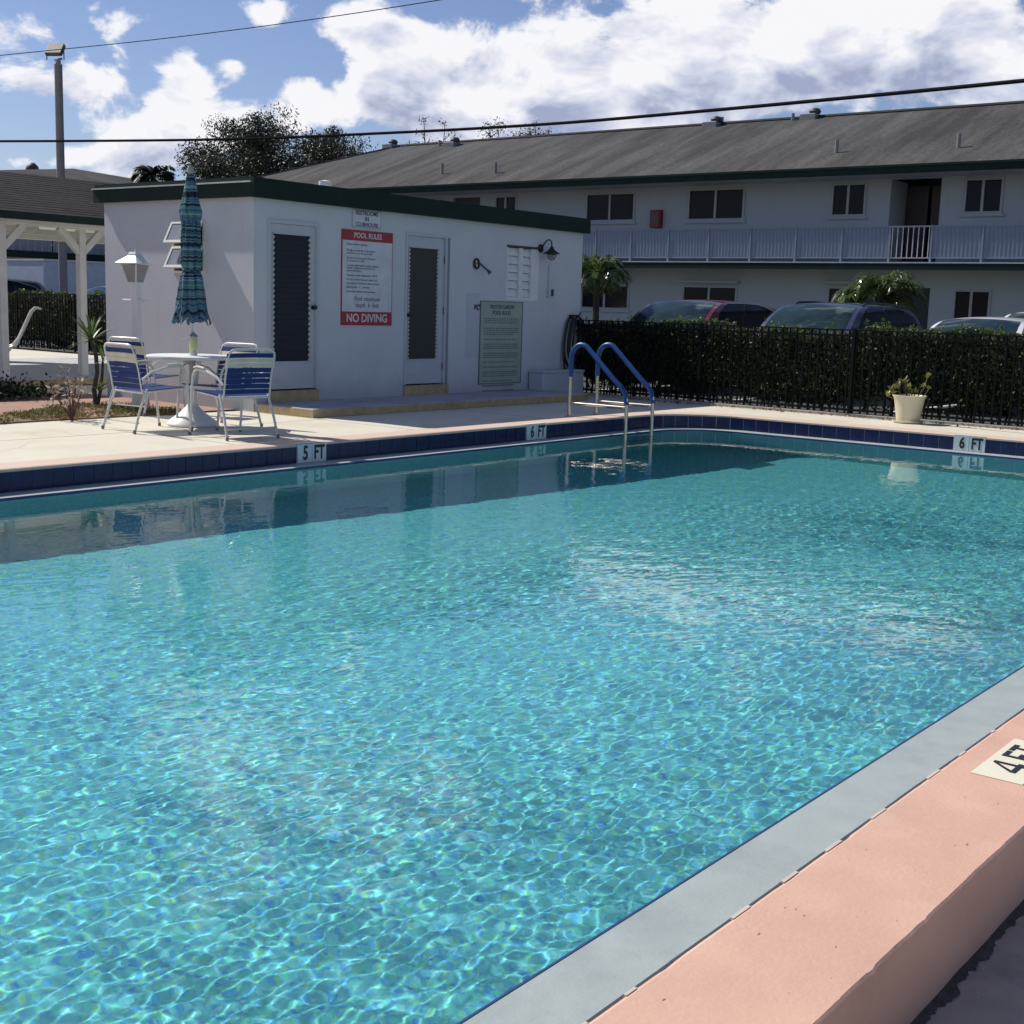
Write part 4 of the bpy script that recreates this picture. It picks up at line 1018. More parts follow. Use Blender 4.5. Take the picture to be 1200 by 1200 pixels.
for k in range(9):
    a = RND.uniform(0, 2*PI); l = RND.uniform(.25, .58); r_ = RND.uniform(.05, .20)
    p1 = (r_*.5*math.cos(a), r_*.5*math.sin(a), l*.5); p2 = (r_*math.cos(a), r_*math.sin(a), l); st_.tube([(0, 0, 0), p1, p2], [.010, .007, .004], 5); tips += [p1, p2, p2]
st_.build('stems', mat('red_brown_stem', (.13, .05, .04), .8), t)
cards(0, [(x+RND.gauss(0, .04), y+RND.gauss(0, .04), z+RND.gauss(0, .05)) for x, y, z in tips for _ in range(4)], .075, .42, .3, 'leaves', leafmat('croton_leaf', (.13, .06, .05), (.50, .42, .34)), t)
# dark low shrub at the left edge of the path
S0 = onz(-6, 466)
t = thing('low_shrub', 'dark low shrub in shade at the left edge of the path', 'shrub', (S0.x, S0.y, 0))
MB().tube([(0, 0, 0), (0, 0, .12)], .02, 6).build('stem', bark, t)
pts = [(RND.gauss(0, .38), RND.gauss(0, .30), abs(RND.gauss(0, .09))+.02) for _ in range(2600)]
cards(0, pts, .06, .5, .3, 'foliage', leafmat('dark_leaf', (.012, .022, .010), (.03, .05, .02)), t)

# ------------------------------------------------------------------ picnic shelter on the left
SY = 17.5
t = thing('picnic_shelter', 'open shelter with white braced posts and dark shingle roof', 'shelter', (0, 0, 0))
ps = MB().box(4.0, 16.0, 17.15, 22.6, .0, .10).build('platform', mat('shelter_floor', (.42, .43, .45), .8, var=.06), t)
MB().box(3.99, 16.0, 17.135, 17.149, .0, .088).build('platform_edge', yellow_step, t)
BZ = 2.305
MB().box(4.0, 16.2, SY-.07, SY+.07, BZ, BZ+.085).build('beam', old_white, t); MB().box(4.0, 16.3, SY-.13, SY-.071, BZ+.03, BZ+.17).build('beam', old_white, t)
MB().box(4.0, 16.2, SY+2.5, SY+2.62, BZ, BZ+.09).build('beam', old_white, t); MB().box(4.0, 16.2, 21.9, 22.04, BZ, BZ+.12).build('beam', old_white, t)
MB().box(9.9, 11.6, 18.55, 18.75, BZ-.02, BZ+.05).build('ceiling_light', old_white, t)
def post(x, y, zb=.10, w=.115):
    MB().box(x-w/2, x+w/2, y-w/2, y+w/2, zb, BZ).build('post', old_white, t, bevel=.006)
    for s in (-1, 1):
        b = MB(); b.obox((x+s*.19, y, BZ-.17), (.52, .09, .10), (0, s*math.radians(-45), 0)); b.build('brace', old_white, t)
post(ony(4, 400, SY).x, SY); 
pr = onz(99, 438, .10)
post(ony(97, 400, SY+.25).x, SY+.25)
post(ony(4, 400, SY).x-2.9, SY); post(ony(97, 400, SY+.25).x+2.5, SY+.25)
for x_ in (5.5, 8.3): post(x_, 22.0)
# roof: stepped shingle courses, front and back slope
ey, ez = SY-.32, 2.47; ry, rz_ = SY+2.5, ony(40, 204.8, SY+2.5).z
ncr = 18; mb = MB()
for i in range(ncr):
    s0, s1 = i/ncr, (i+1)/ncr
    y0_, z0_ = ey+(ry-ey)*s0, ez+(rz_-ez)*s0; y1_, z1_ = ey+(ry-ey)*s1, ez+(rz_-ez)*s1
    x = 3.6
    while x < 16.4:
        w_ = RND.uniform(.30, .34)*3; e = RND.uniform(0, .006)
        x2 = min(16.4, x+w_)
        mb.add([(x, y0_-.006, z0_+.003+e*.4), (x2-.006, y0_-.006, z0_+.003+e*.4), (x2-.006, y1_, z1_+.001), (x, y1_, z1_+.001), (x, y0_-.012, z0_-.012), (x2-.006, y0_-.012, z0_-.012)], [(0, 1, 2, 3), (4, 5, 1, 0)]); x = x2
mb.build('shingles', shingle_dark, t, kind='stuff')
by = 2*ry-ey
MB().add([(3.6, ry, rz_), (16.4, ry, rz_), (16.4, by, ez), (3.6, by, ez)], [(0, 1, 2, 3)]).build('roof_slope', shingle_dark, t)
MB().add([(3.6, ey+.01, ez-.02), (16.4, ey+.01, ez-.02), (16.4, ry, rz_-.03), (3.6, ry, rz_-.03), (3.6, by, ez-.02), (16.4, by, ez-.02)], [(3, 2, 1, 0), (4, 5, 2, 3)]).build('soffit', old_white, t)
MB().box(3.6, 16.4, ey-.015, ey+.02, ez-.105, ez+.005).build('fascia', green_trim, t)

# ------------------------------------------------------------------ fences and hedge
def fence(name, label, X, ya, yb, h, zb, post_step=2.4, pick=.112):
    t = thing(name, label, 'fence', (X, ya, zb))
    L_ = yb-ya
    MB().box(-.016, .016, 0, L_, h-.10, h-.07).build('rail', black_iron, t); MB().box(-.02, .02, 0, L_, h-.018, h).build('rail', black_iron, t)
    MB().box(-.016, .016, 0, L_, .07, .10).build('rail', black_iron, t)
    n = int(L_/pick); me = None
    for i in range(n):
        if me is None:
            o = MB().box(-.010, .010, -.010, .010, .03, h-.017).build('picket', black_iron, t); me = o.data
        else: o = bpy.data.objects.new('picket', me); COL.objects.link(o); o.parent = t
        o.location = (0, i*pick+.05, 0)
    me = None
    for k in range(int(L_/post_step)+1):
        if me is None: o = MB().box(-.022, .022, -.022, .022, 0, h+.012).build('post', black_iron, t); me = o.data
        else: o = bpy.data.objects.new('post', me); COL.objects.link(o); o.parent = t
        o.location = (0, k*post_step, 0)
    return t
FH = 1.185
fence('picket_fence', 'black metal picket fence in front of the hedge at the pool end', FENX, 2.6, 12.10, FH, .0)
FXL = 17.55
fence('picket_fence', 'black metal picket fence seen through the open shelter', FXL, 19.5, 36.0, onx(60, 344, FXL).z, .0)
MB().box(FENX-.06, FENX+.12, 1.5, 12.5, -.02, .035).build('fence_kerb', mat('kerb_concrete', (.34, .33, .30), .9, var=.15), kind='structure', bevel=.008)

hedge_leaf = leafmat('hedge_leaf', (.012, .027, .008), (.060, .088, .024), .6, .30)
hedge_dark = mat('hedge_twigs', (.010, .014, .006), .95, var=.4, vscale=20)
def hedge(label, x0, x1, ya, yb, h, n, tiph, seed, leaf=.05, lean=lambda y: 0, open_low=True):
    r = np.random.default_rng(seed)
    t = thing('hedge', label, 'hedge', (0, 0, 0))
    def top(y): return h+.045*np.sin(1.7*y+seed)+.035*np.sin(4.3*y+2)+.025*np.sin(9.7*y)+lean(y)
    y = r.uniform(ya, yb, n); u = r.uniform(0, 1, n)
    face = r.choice(3, n, p=[.50, .38, .12])
    x = np.where(face == 0, x0+np.abs(r.normal(0, .07, n)), np.where(face == 1, r.uniform(x0, x1, n), x1-np.abs(r.normal(0, .07, n))))
    tz = top(y)
    z = np.where(face == 1, tz-np.abs(r.normal(0, .05, n))+.02, tz*u**.8)
    # bare and see-through near the ground
    keep = (face == 1) | (r.uniform(0, 1, n) < np.clip(.25+z*2.2, 0, 1)) 
    dens = .5+.5*np.sin(2.6*y+seed)*np.sin(5.9*y+1.3)+.35*np.sin(7*z+3*y)
    keep &= (face == 1) | (r.uniform(0, 1, n) < np.clip(.55+.5*dens, .3, 1))
    x, y, z = x[keep], y[keep], z[keep]
    cards(0, np.stack([x, y, z], 1), leaf, .52, .35, 'foliage', hedge_leaf, t)
    # new shoots standing above the cut
    pts = []; tw = MB()
    for _ in range(int((yb-ya)*20)):
        yy = r.uniform(ya, yb); xx = r.uniform(x0, x1); b = float(top(yy)); l = r.gamma(2, tiph)
        tw.tube([(xx, yy, b-.1), (xx+r.normal(0, .02), yy+r.normal(0, .02), b+l)], .003, 3, caps=False)
        for k in range(4+int(l*70)): pts.append((xx+r.normal(0, .018), yy+r.normal(0, .018), b+l*r.uniform(0, 1.05)))
    cards(0, pts, leaf*.95, .5, .9, 'new_shoots', leafmat('young_leaf', (.07, .12, .02), (.16, .22, .05), .4, .4), t)
    for _ in range(int((yb-ya)*14)):
        yy = r.uniform(ya, yb); xx = r.uniform(x0+.1, x1-.1); hh = float(top(yy))
        p = [(xx, yy, 0), (xx+r.normal(0, .05), yy+r.normal(0, .06), hh*.45), (xx+r.normal(0, .12), yy+r.normal(0, .12), hh*.9)]
        tw.tube(p, [.014, .010, .004], 4, caps=False)
    # dense heart of the hedge
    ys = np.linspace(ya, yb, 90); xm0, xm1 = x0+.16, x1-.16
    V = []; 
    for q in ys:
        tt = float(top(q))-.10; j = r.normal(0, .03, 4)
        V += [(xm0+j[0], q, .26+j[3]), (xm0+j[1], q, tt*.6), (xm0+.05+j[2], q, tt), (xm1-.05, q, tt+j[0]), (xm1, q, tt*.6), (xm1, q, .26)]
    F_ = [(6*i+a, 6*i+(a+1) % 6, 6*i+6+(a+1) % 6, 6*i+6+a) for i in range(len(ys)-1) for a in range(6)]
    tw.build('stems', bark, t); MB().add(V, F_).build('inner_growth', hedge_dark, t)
    return t
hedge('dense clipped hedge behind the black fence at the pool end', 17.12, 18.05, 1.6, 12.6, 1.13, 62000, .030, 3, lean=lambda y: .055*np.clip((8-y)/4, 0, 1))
hedge('dark hedge behind the fence beyond the open shelter', 17.70, 18.6, 18.8, 37, onx(60, 345, 17.9).z-.03, 26000, .02, 9, leaf=.075)

# leaf litter and a stray stalk at the foot of the fence
pts = [(RND.uniform(16.72, 17.1), RND.uniform(3, 11), .006+RND.uniform(0, .02)) for _ in range(500)]
tag(cards(0, pts, .045, .55, -.1, 'leaf_litter', leafmat('brown_leaf', (.22, .12, .05), (.34, .22, .12)), kind='stuff'), 'dry leaves blown against the foot of the fence', 'leaf litter')

# pot plant
PP = ony(1064, 491.5, onz(1064, 491.5).y-.05); PP = Vector((16.66, onx(1064, 490, 16.66).y, 0))
t = thing('flower_pot', 'cream tapered flower pot on a saucer in front of the hedge', 'flower pot', (PP.x, PP.y, 0))
MB().lathe([(.0, .004), (.19, .004), (.205, .03), (.198, .032), (.185, .012), (.0, .012)], 28).build('saucer', pot_cream, t, smooth=True)
MB().lathe([(.0, .014), (.145, .014), (.150, .03), (.175, .20), (.198, .325), (.215, .345), (.218, .358), (.208, .362), (.196, .345), (.180, .28), (.0, .28)], 32).build('pot', pot_cream, t, smooth=True)
MB().lathe([(.0, .281), (.18, .281), (.17, .292), (.0, .30)], 16).build('soil', earth, t)
pl = thing('potted_plant', 'straggly succulent with brownish green rosettes growing in the cream pot', 'plant', (PP.x, PP.y, .30))
rg = leafmat('succulent_leaf', (.24, .27, .07), (.46, .42, .16), .45, .25)
ros = [((.02, .26, .12), .10), ((.0, .17, .16), .10), ((-.02, .30, .03), .09), ((.0, .08, .22), .10), ((.02, .05, .13), .09), ((.0, -.03, .08), .09), ((-.04, .0, .16), .08), ((0, -.22, .30), .08), ((.01, -.17, .18), .07), ((0, -.25, .16), .06), ((0, .22, .05), .08), ((-.02, -.08, .10), .08)]
stx = MB()
for i, (c, s_) in enumerate(ros):
    stx.tube([(0, c[1]*.3, -.02), (c[0]*.6, c[1]*.8, c[2]*.5), c], [.008, .007, .006], 5)
    strap_leaves(13, c, s_, .030, -5, 80, 'rosette', rg, pl, .3, 20+i, 3)
stx.build('stems', mat('succulent_stem', (.16, .12, .07), .8), pl)

# ------------------------------------------------------------------ cars
def car_paint(name, c, metal=.35, rough=.32): return mat(name, c, rough, metal, var=.02, coat=.8)
chrome = mat('bright_trim', (.6, .6, .6), .2, metal=1)
tail_red = mat('tail_lamp_red', (.25, .01, .01), .2)
clear_lamp = mat('clear_lamp', (.55, .57, .6), .1)
screen_glass = mat('windscreen_glass', (.014, .030, .034), .06, var=.5, vscale=1.6, spec=.28, coat=.0, col2=(.055, .085, .095), v2scale=1.1, v2=(.52, .58))  # lighter teal patches imitate reflections, put into the glass colour
def make_car(label, x, y, rz, Ln, Wd, Ht, paint, roof_rails=False, belt=.98, wsb=1.15, wst=1.95, rt=None, rb=None, chrome_trim=False, glassm=None, hood_h=.95, trim_band=None):
    """nose at local x=0 pointing -X, z=0 on the ground"""
    t = thing('parked_car', label, 'car', (x, y, gz+.012), rz, 'cars parked in the lot')
    w = Wd/2; rt = rt or Ln-.75; rb = rb or Ln-.18
    st_ = [(0, .42, .55, .80), (.10, .36, .66, .93), (.45, .32, hood_h-.12, 1), (wsb-.05, .30, hood_h, 1), (wst, .30, belt, 1), (rt-.3, .30, belt+.02, 1), (rb, .32, belt+.03, .98), (Ln-.06, .36, belt-.08, .95), (Ln, .42, .80, .88)]
    xs = np.linspace(0, Ln, 34); A = np.array(st_)
    lo = np.interp(xs, A[:, 0], A[:, 1]); hi = np.interp(xs, A[:, 0], A[:, 2]); ww = np.interp(xs, A[:, 0], A[:, 3])*w
    V = []; prof = [(0, 0, 1), (.80, 0, 1), (.96, .10, 1), (1, .30, 1), (.995, .62, 1), (.965, .88, 1), (.90, .985, 1), (.60, 1.02, 1), (0, 1.035, 1)]
    K = len(prof)*2-2
    for X_, l_, h_, q in zip(xs, lo, hi, ww):
        ring_ = [(q*a, l_+(h_-l_)*b) for a, b, _ in prof]; ring_ += [(-a, b) for a, b in ring_[-2:0:-1]]
        V += [(X_, a, b) for a, b in ring_]
    F_ = [(K*i+j, K*i+(j+1) % K, K*(i+1)+(j+1) % K, K*(i+1)+j) for i in range(len(xs)-1) for j in range(K)]
    F_ += [tuple(range(K))[::-1], tuple(range(K*(len(xs)-1), K*len(xs)))]
    body = MB().add(V, F_).build('body', paint, t, smooth=True)
    zt = Ht; wb, wt = w*.93, w*.74
    def roofz(X_): c_ = (wst+rt)/2-.15; return zt-.028*((X_-c_)/((rt-wst)/2))**2 if True else zt
    def side(s, u, v):
        # u along, v from belt (0) to roof edge (1)
        xb = wsb+(rb-wsb)*u; xt = wst+(rt-wst)*u; k = v**.92
        X_ = xb+(xt-xb)*v; zb_ = np.interp(xb, A[:, 0], A[:, 2])-.02; z_ = zb_+(roofz(xt)-.055-zb_)*math.sin(v*PI/2)**.85
        return (X_, s*(wb+(wt-wb)*v**1.4), z_)
    nu, nv = 24, 7; mb = MB()
    for s in (-1, 1):
        P_ = [side(s, i/nu, j/nv) for i in range(nu+1) for j in range(nv+1)]
        mb.add(P_, [((i*(nv+1)+j), (i+1)*(nv+1)+j, (i+1)*(nv+1)+j+1, i*(nv+1)+j+1)[::s] for i in range(nu) for j in range(nv)])
    # roof skin
    nw = 8
    P_ = []
    for i in range(nu+1):
        a = side(-1, i/nu, 1); b = side(1, i/nu, 1)
        for j in range(nw+1):
            q = j/nw; P_.append((a[0], a[1]+(b[1]-a[1])*q, a[2]+.055*math.sin(PI*q)**.6))
    mb.add(P_, [(i*(nw+1)+j, (i+1)*(nw+1)+j, (i+1)*(nw+1)+j+1, i*(nw+1)+j+1) for i in range(nu) for j in range(nw)])
    def frontq(u, q, v):
        a = side(-1, u, v); b = side(1, u, v); y_ = a[1]+(b[1]-a[1])*q; bow = -.10*math.sin(PI*q)*(1-v*.5)*(1 if u == 0 else -1)
        return (a[0]+bow, y_, a[2]+.055*math.sin(PI*q)**.6*v)
    for u in (0, 1):
        P_ = [frontq(u, i/10, j/nv) for i in range(11) for j in range(nv+1)]
        mb.add(P_, [(i*(nv+1)+j, (i+1)*(nv+1)+j, (i+1)*(nv+1)+j+1, i*(nv+1)+j+1) for i in range(10) for j in range(nv)])
    mb.build('cabin', paint, t, smooth=True)
    g = glassm or screen_glass
    def patch(name, fn, us, vs, m, off):
        P_ = [Vector(fn(u, v))+Vector(off) for u in us for v in vs]; k = len(vs)
        return MB().add(P_, [(i*k+j, (i+1)*k+j, (i+1)*k+j+1, i*k+j+1) for i in range(len(us)-1) for j in range(k-1)]).build(name, m, t, smooth=True)
    patch('windshield', lambda q, v: frontq(0, q, v), np.linspace(.055, .945, 11), np.linspace(.03, .83, 6), g, (-.006, 0, .004))
    patch('rear_window', lambda q, v: frontq(1, q, v), np.linspace(.10, .90, 9), np.linspace(.12, .88, 5), glass_dark, (.006, 0, .004))
    for s in (-1, 1):
        def sw(u, v, s=s, u0=0, u1=1):
            return side(s, u, v)
        # tapering daylight opening
        def dl(u, v, s=s):
            return side(s, .10+u*.84, .10+v*(.80-.38*max(0, u-.72)/.28)-.10*0)
        for (a, b) in ((.0, .40), (.415, .76), (.775, 1)):
            patch('side_window', dl, np.linspace(a, b, 8), np.linspace(0, 1, 5), glass_dark, (0, s*.006, 0))
        if chrome_trim:
            pts_ = [Vector(dl(u, 1.03))+Vector((0, s*.022, 0)) for u in np.linspace(.0, 1, 16)]+[Vector(dl(1.02, v))+Vector((0, s*.022, 0)) for v in (.8, .4, 0)]
            MB().tube(pts_, .013, 5).build('window_trim', chrome, t, smooth=True)
        if roof_rails:
            pts_ = [Vector(side(s, u, 1))+Vector((0, -s*.05, .05 if 0.03 < u < .97 else .0)) for u in np.linspace(0, 1, 14)]
            MB().tube(pts_, .022, 6).build('roof_rail', black_plastic, t, smooth=True)
        MB().obox((wsb+.35, s*(w+.07), belt+.06), (.12, .20, .14)).build('mirror', paint, t, bevel=.03)
        MB().obox((.16, s*w*.68, .72), (.20, .36, .14), (0, -.3, s*.25)).build('headlight', clear_lamp, t, bevel=.03)
        MB().obox((Ln-.06, s*w*.80, .92), (.12, .22, .30)).build('tail_light', tail_red, t, bevel=.03)
        for wx in (.88, Ln-.95):
            wh = MB().lathe([(.20, -.105), (.33, -.105), (.345, -.08), (.345, .08), (.33, .105), (.20, .105)], 24)
            wh.v = [(a, c_, b) for a, b, c_ in wh.v]
            tyre = wh.build('wheel', rubber, t, smooth=True, loc=(wx, s*(w-.11), .345))
            rm = MB().lathe([(.0, -.07), (.19, -.09), (.205, -.10), (.205, .10), (.0, .07)], 18); rm.v = [(a, c_, b) for a, b, c_ in rm.v]
            rm.build('rim', chrome, tyre, smooth=True)
    MB().box(-.012, .05, -.42, .42, .40, .62).build('grille', black_plastic, t, bevel=.01)
    return t
maroon = car_paint('maroon_car_paint', (.12, .006, .014), .15); navy = car_paint('dark_blue_car_paint', (.030, .038, .085), .2); whitecar = car_paint('white_car_paint', (.74, .74, .74), 0, .3)
blackcar = car_paint('black_car_paint', (.012, .008, .012)); greycar = car_paint('silver_car_paint', (.40, .45, .46), .3)
make_car('maroon SUV with bright window trim parked behind the hedge beside the clubhouse', 19.75, 12.75, 0, 4.55, 1.86, 1.69, maroon, chrome_trim=True, wsb=.78, wst=1.95, rt=3.75, rb=4.40)
make_car('dark blue SUV with roof rails parked behind the middle of the hedge', 20.0, 10.1, 0, 4.7, 1.88, 1.70, navy, roof_rails=True, wsb=.78, wst=1.95, rt=3.85, rb=4.52)
make_car('white hatchback parked at the right end behind the hedge', 19.9, 7.15, 0, 4.0, 1.72, 1.52, whitecar, wsb=.70, wst=1.75, rt=3.25, rb=3.85)
a = onx(1186, 372, 24.5)
make_car('white car farther back behind the white hatchback at the right edge', 24.6, 7.6, 0.0, 4.4, 1.8, 1.68, whitecar, wsb=1.05, wst=1.9)
# left hand group, seen through the shelter
a = onx(64, 341, 23.5); zt_ = onx(30, 328, 22.6).z-gz
vd = Vector((math.cos(-.55), math.sin(-.55), 0)); q = Vector((a.x, a.y, 0))-vd*4.7
make_car('black SUV seen from its side behind the far hedge at the left edge', q.x, q.y, -.55, 4.7, 1.9, zt_+.02, blackcar, wsb=.9, wst=1.8, rt=4.05, rb=4.6, chrome_trim=True)
a = onx(104, 335, 20.5)
make_car('pale silver car with sunlit windscreen behind the far hedge', 19.3, a.y, 0, 4.5, 1.8, a.z+.10+.02, greycar, wsb=.85, wst=1.85)
# white box van
a = ony(51, 305.5, 38); b = ony(124, 310, 38)
t = thing('box_trailer', 'tall white box trailer parked in front of the far left building', 'trailer', (a.x, 38, gz))
Lt = b.x-a.x+2.5; Hb = a.z-gz
MB().box(0, Lt, 0, 2.2, .55, Hb).build('box_body', mat('trailer_white', (.55, .60, .70), .4), t, bevel=.03)
MB().box(-.02, Lt+.02, -.02, 2.22, Hb+.001, Hb+.06).build('roof_edge', white_paint, t)
for x_ in (1.2, Lt-1.4):
    for y_ in (.15, 2.05):
        wh = MB().lathe([(.0, -.12), (.36, -.12), (.38, -.08), (.38, .08), (.36, .12), (.0, .12)], 20); wh.v = [(p_[0], p_[2], p_[1]) for p_ in wh.v]
        wh.build('wheel', rubber, t, smooth=True, loc=(x_, y_, .38))
MB().box(.2, Lt-.2, .3, 1.9, .40, .549).build('chassis', black_plastic, t)

# ------------------------------------------------------------------ apartment block
AX, AW = 34.0, 35.2
AY0, AY1 = -4.0, 44.6
SLZ0, SLZ1 = 2.64, 2.84
EZ0, EZ1 = 5.14, 5.36
RIX = 40.2; RIZ = onx(930, 139.5, RIX).z; RY1 = onx(468, 171.5, RIX).y
apt = thing('apartment_block', 'long two storey white apartment block with grey shingle roof and green eaves', 'apartment block', (0, 0, 0))
def rect_on_wall(px0, py0, px1, py1):
    a = onx(px0, py0, AW); b = onx(px1, py1, AW); return b.y, a.y, b.z, a.z    # y0<y1, z0<z1
wins = dict(w1=(688, 227.5, 743, 258.5), w2=(808, 222.5, 871, 257), w3=(976.5, 216, 1013, 252.5), w4=(1132.5, 210, 1173, 249), w5=(581, 230.5, 605, 253), w6=(505, 233.5, 520, 257),
            g1=(682, 333.5, 736, 362.5), g2=(801, 335, 862, 365), g3=(971, 336.5, 1000, 366), g4=(1119, 340, 1158, 377))
doors = dict(d1=(1045, 210, 1096, 309.5), d2=(531, 232, 561, 300), g1=(1054, 337, 1085, 402), )
hol = []; W_ = {}
for k_, q in wins.items():
    y0, y1, z0, z1 = rect_on_wall(*q); W_[k_] = (y0, y1, z0, z1); hol.append((y0, y1, z0, z1))
W_['w0'] = (2.5, 4.3, 4.15, 5.05); hol.append(W_['w0'])
D_ = {}
for k_, q in doors.items():
    y0, y1, z0, z1 = rect_on_wall(*q)
    z0 = SLZ1 if k_ in ('d1', 'd2') else gz
    D_[k_] = (y0, y1, z0, z1); hol.append((y0, y1, z0, z1))
def wall_x(holes, y0, y1, z0, z1, x0, x1):
    mb = MB(); ys = sorted({y0, y1, *[h[0] for h in holes], *[h[1] for h in holes]})
    for a, b in zip(ys[:-1], ys[1:]):
        if b-a < 1e-5: continue
        hs = sorted([(h[2], h[3]) for h in holes if h[0] <= a+1e-6 and h[1] >= b-1e-6]); z = z0
        for h0, h1 in hs:
            if h0 > z: mb.box(x0, x1, a, b, z, h0)
            z = max(z, h1)
        if z < z1: mb.box(x0, x1, a, b, z, z1)
    return mb
wall_x(hol, AY0, AY1-1.2, gz-.1, EZ1, AW, AW+.22).build('wall', apt_paint, apt)
MB().box(AW+.23, 45.0, AY1-1.4, AY1-1.2, gz-.1, EZ1).box(AW+.23, 45, AY0, AY0+.2, gz-.1, EZ1).box(44.8, 45, AY0+.2, AY1-1.4, gz-.1, EZ1).build('wall', apt_paint, apt)
MB().box(AW+1.6, AW+1.7, AY0+.3, AY1-1.5, gz, EZ1).build('inner_wall', screen_dark, apt)
MB().box(AX, AW-.001, AY0, AY1-1.2, SLZ0+.06, SLZ1-.002).build('walkway', apt_paint, apt)
MB().box(AX-.05, AX-.001, AY0, AY1-1.2, SLZ0, SLZ1-.03).build('slab_fascia', green_trim, apt)
MB().box(AX-.06, AX+.0, AY0, AY1-1.2, SLZ1-.029, SLZ1+.004).build('slab_edge', drip_white, apt)
MB().box(AX-.02, AW-.001, AY0, AY1-1.2, EZ0+.02, EZ0+.05).build('soffit', apt_paint, apt)
# roof
rx0, rx1 = AX-.12, 46.6
V = [(rx0, AY0-.4, EZ1), (rx0, AY1, EZ1), (rx1, AY1, EZ1), (rx1, AY0-.4, EZ1), (RIX, RY1, RIZ), (RIX, AY0-.4, RIZ)]
nsub = 60
MB().add(V, [(1, 0, 5, 4), (2, 1, 4), (3, 2, 4, 5), (0, 3, 5)]).build('roof', shingle, apt)
MB().tube([(RIX, AY0-.4, RIZ+.01), (RIX, RY1, RIZ+.01)], .07, 6).build('ridge_cap', mat('ridge_dark', (.03, .03, .03), .9), apt)
MB().tube([(RIX, RY1, RIZ+.01), (rx0, AY1, EZ1+.01)], .05, 6).build('hip_cap', shingle, apt)
MB().box(rx0-.02, rx0+.05, AY0-.4, AY1+.02, EZ0, EZ1-.02).box(rx0+.05, rx1, AY1-.02, AY1+.03, EZ0, EZ1-.02).build('eave_fascia', green_trim, apt)
MB().box(rx0-.05, rx0-.021, AY0-.4, AY1+.02, EZ1-.05, EZ1+.01).build('drip_edge', dark_green, apt)
def window(W__, label=None):
    y0, y1, z0, z1 = W__; f = MB()
    x = AW-.03; w_ = .038
    f.box(x, AW+.06, y0-.03, y0+w_, z0-.03, z1+.03).box(x, AW+.06, y1-w_, y1+.03, z0-.03, z1+.03).box(x, AW+.06, y0+w_, y1-w_, z1-w_, z1+.03).box(x, AW+.06, y0+w_, y1-w_, z0-.03, z0+w_)
    ym = (y0+y1)/2+.02; f.box(x+.01, AW+.05, ym-.035, ym+.035, z0+w_, z1-w_)
    fr_ = f.build('window', mat('grey_white_frame', (.42, .43, .44), .5), apt)
    for a, b in ((y0+w_, ym-.035), (ym+.035, y1-w_)): MB().box(AW+.02, AW+.03, a, b, z0+w_, z1-w_).build('pane', glass_dark, fr_)
    MB().box(AW-.06, AW-.031, y0-.10, y1+.10, z0-.10, z0-.031).build('sill', apt_paint, fr_)
    return fr_
for k_ in W_: window(W_[k_])
for k_ in ('g1', 'g2', 'g3'):
    y0, y1, z0, z1 = W_[k_]; MB().box(AW-.22, AW-.001, y0-.12, y1+.12, z1+.10, z1+.16).build('window_hood', apt_paint, apt)
# stairwell opening with recessed door, ground floor door, far bay
y0, y1, z0, z1 = D_['d1']
MB().box(AW+.222, AW+1.2, y1-.001, y1+.05, z0, z1).box(AW+.222, AW+1.2, y0-.05, y0+.001, z0, z1).box(AW+.222, AW+1.2, y0, y1, z0-.05, z0-.001).build('lobby', apt_paint, apt)
MB().box(AW+1.1, AW+1.15, y0+.05, (y0+y1)/2-.05, z0, z1-.10).build('door', mat('brown_door', (.06, .045, .045), .5), apt)
MB().box(AW+1.1, AW+1.15, (y0+y1)/2+.05, y1-.05, z0, z1-.10).build('door', mat('brown_door', (.06, .045, .045), .5), apt)
y0, y1, z0, z1 = D_['g1']; MB().box(AW+.12, AW+.16, y0, y1, z0, z1).build('door', mat('dark_green_door', (.018, .03, .028), .5), apt)
y0, y1, z0, z1 = D_['d2']; MB().box(AW+.12, AW+.16, y0, y1, z0, z1).build('door', mat('brown_door', (.06, .045, .045), .5), apt)
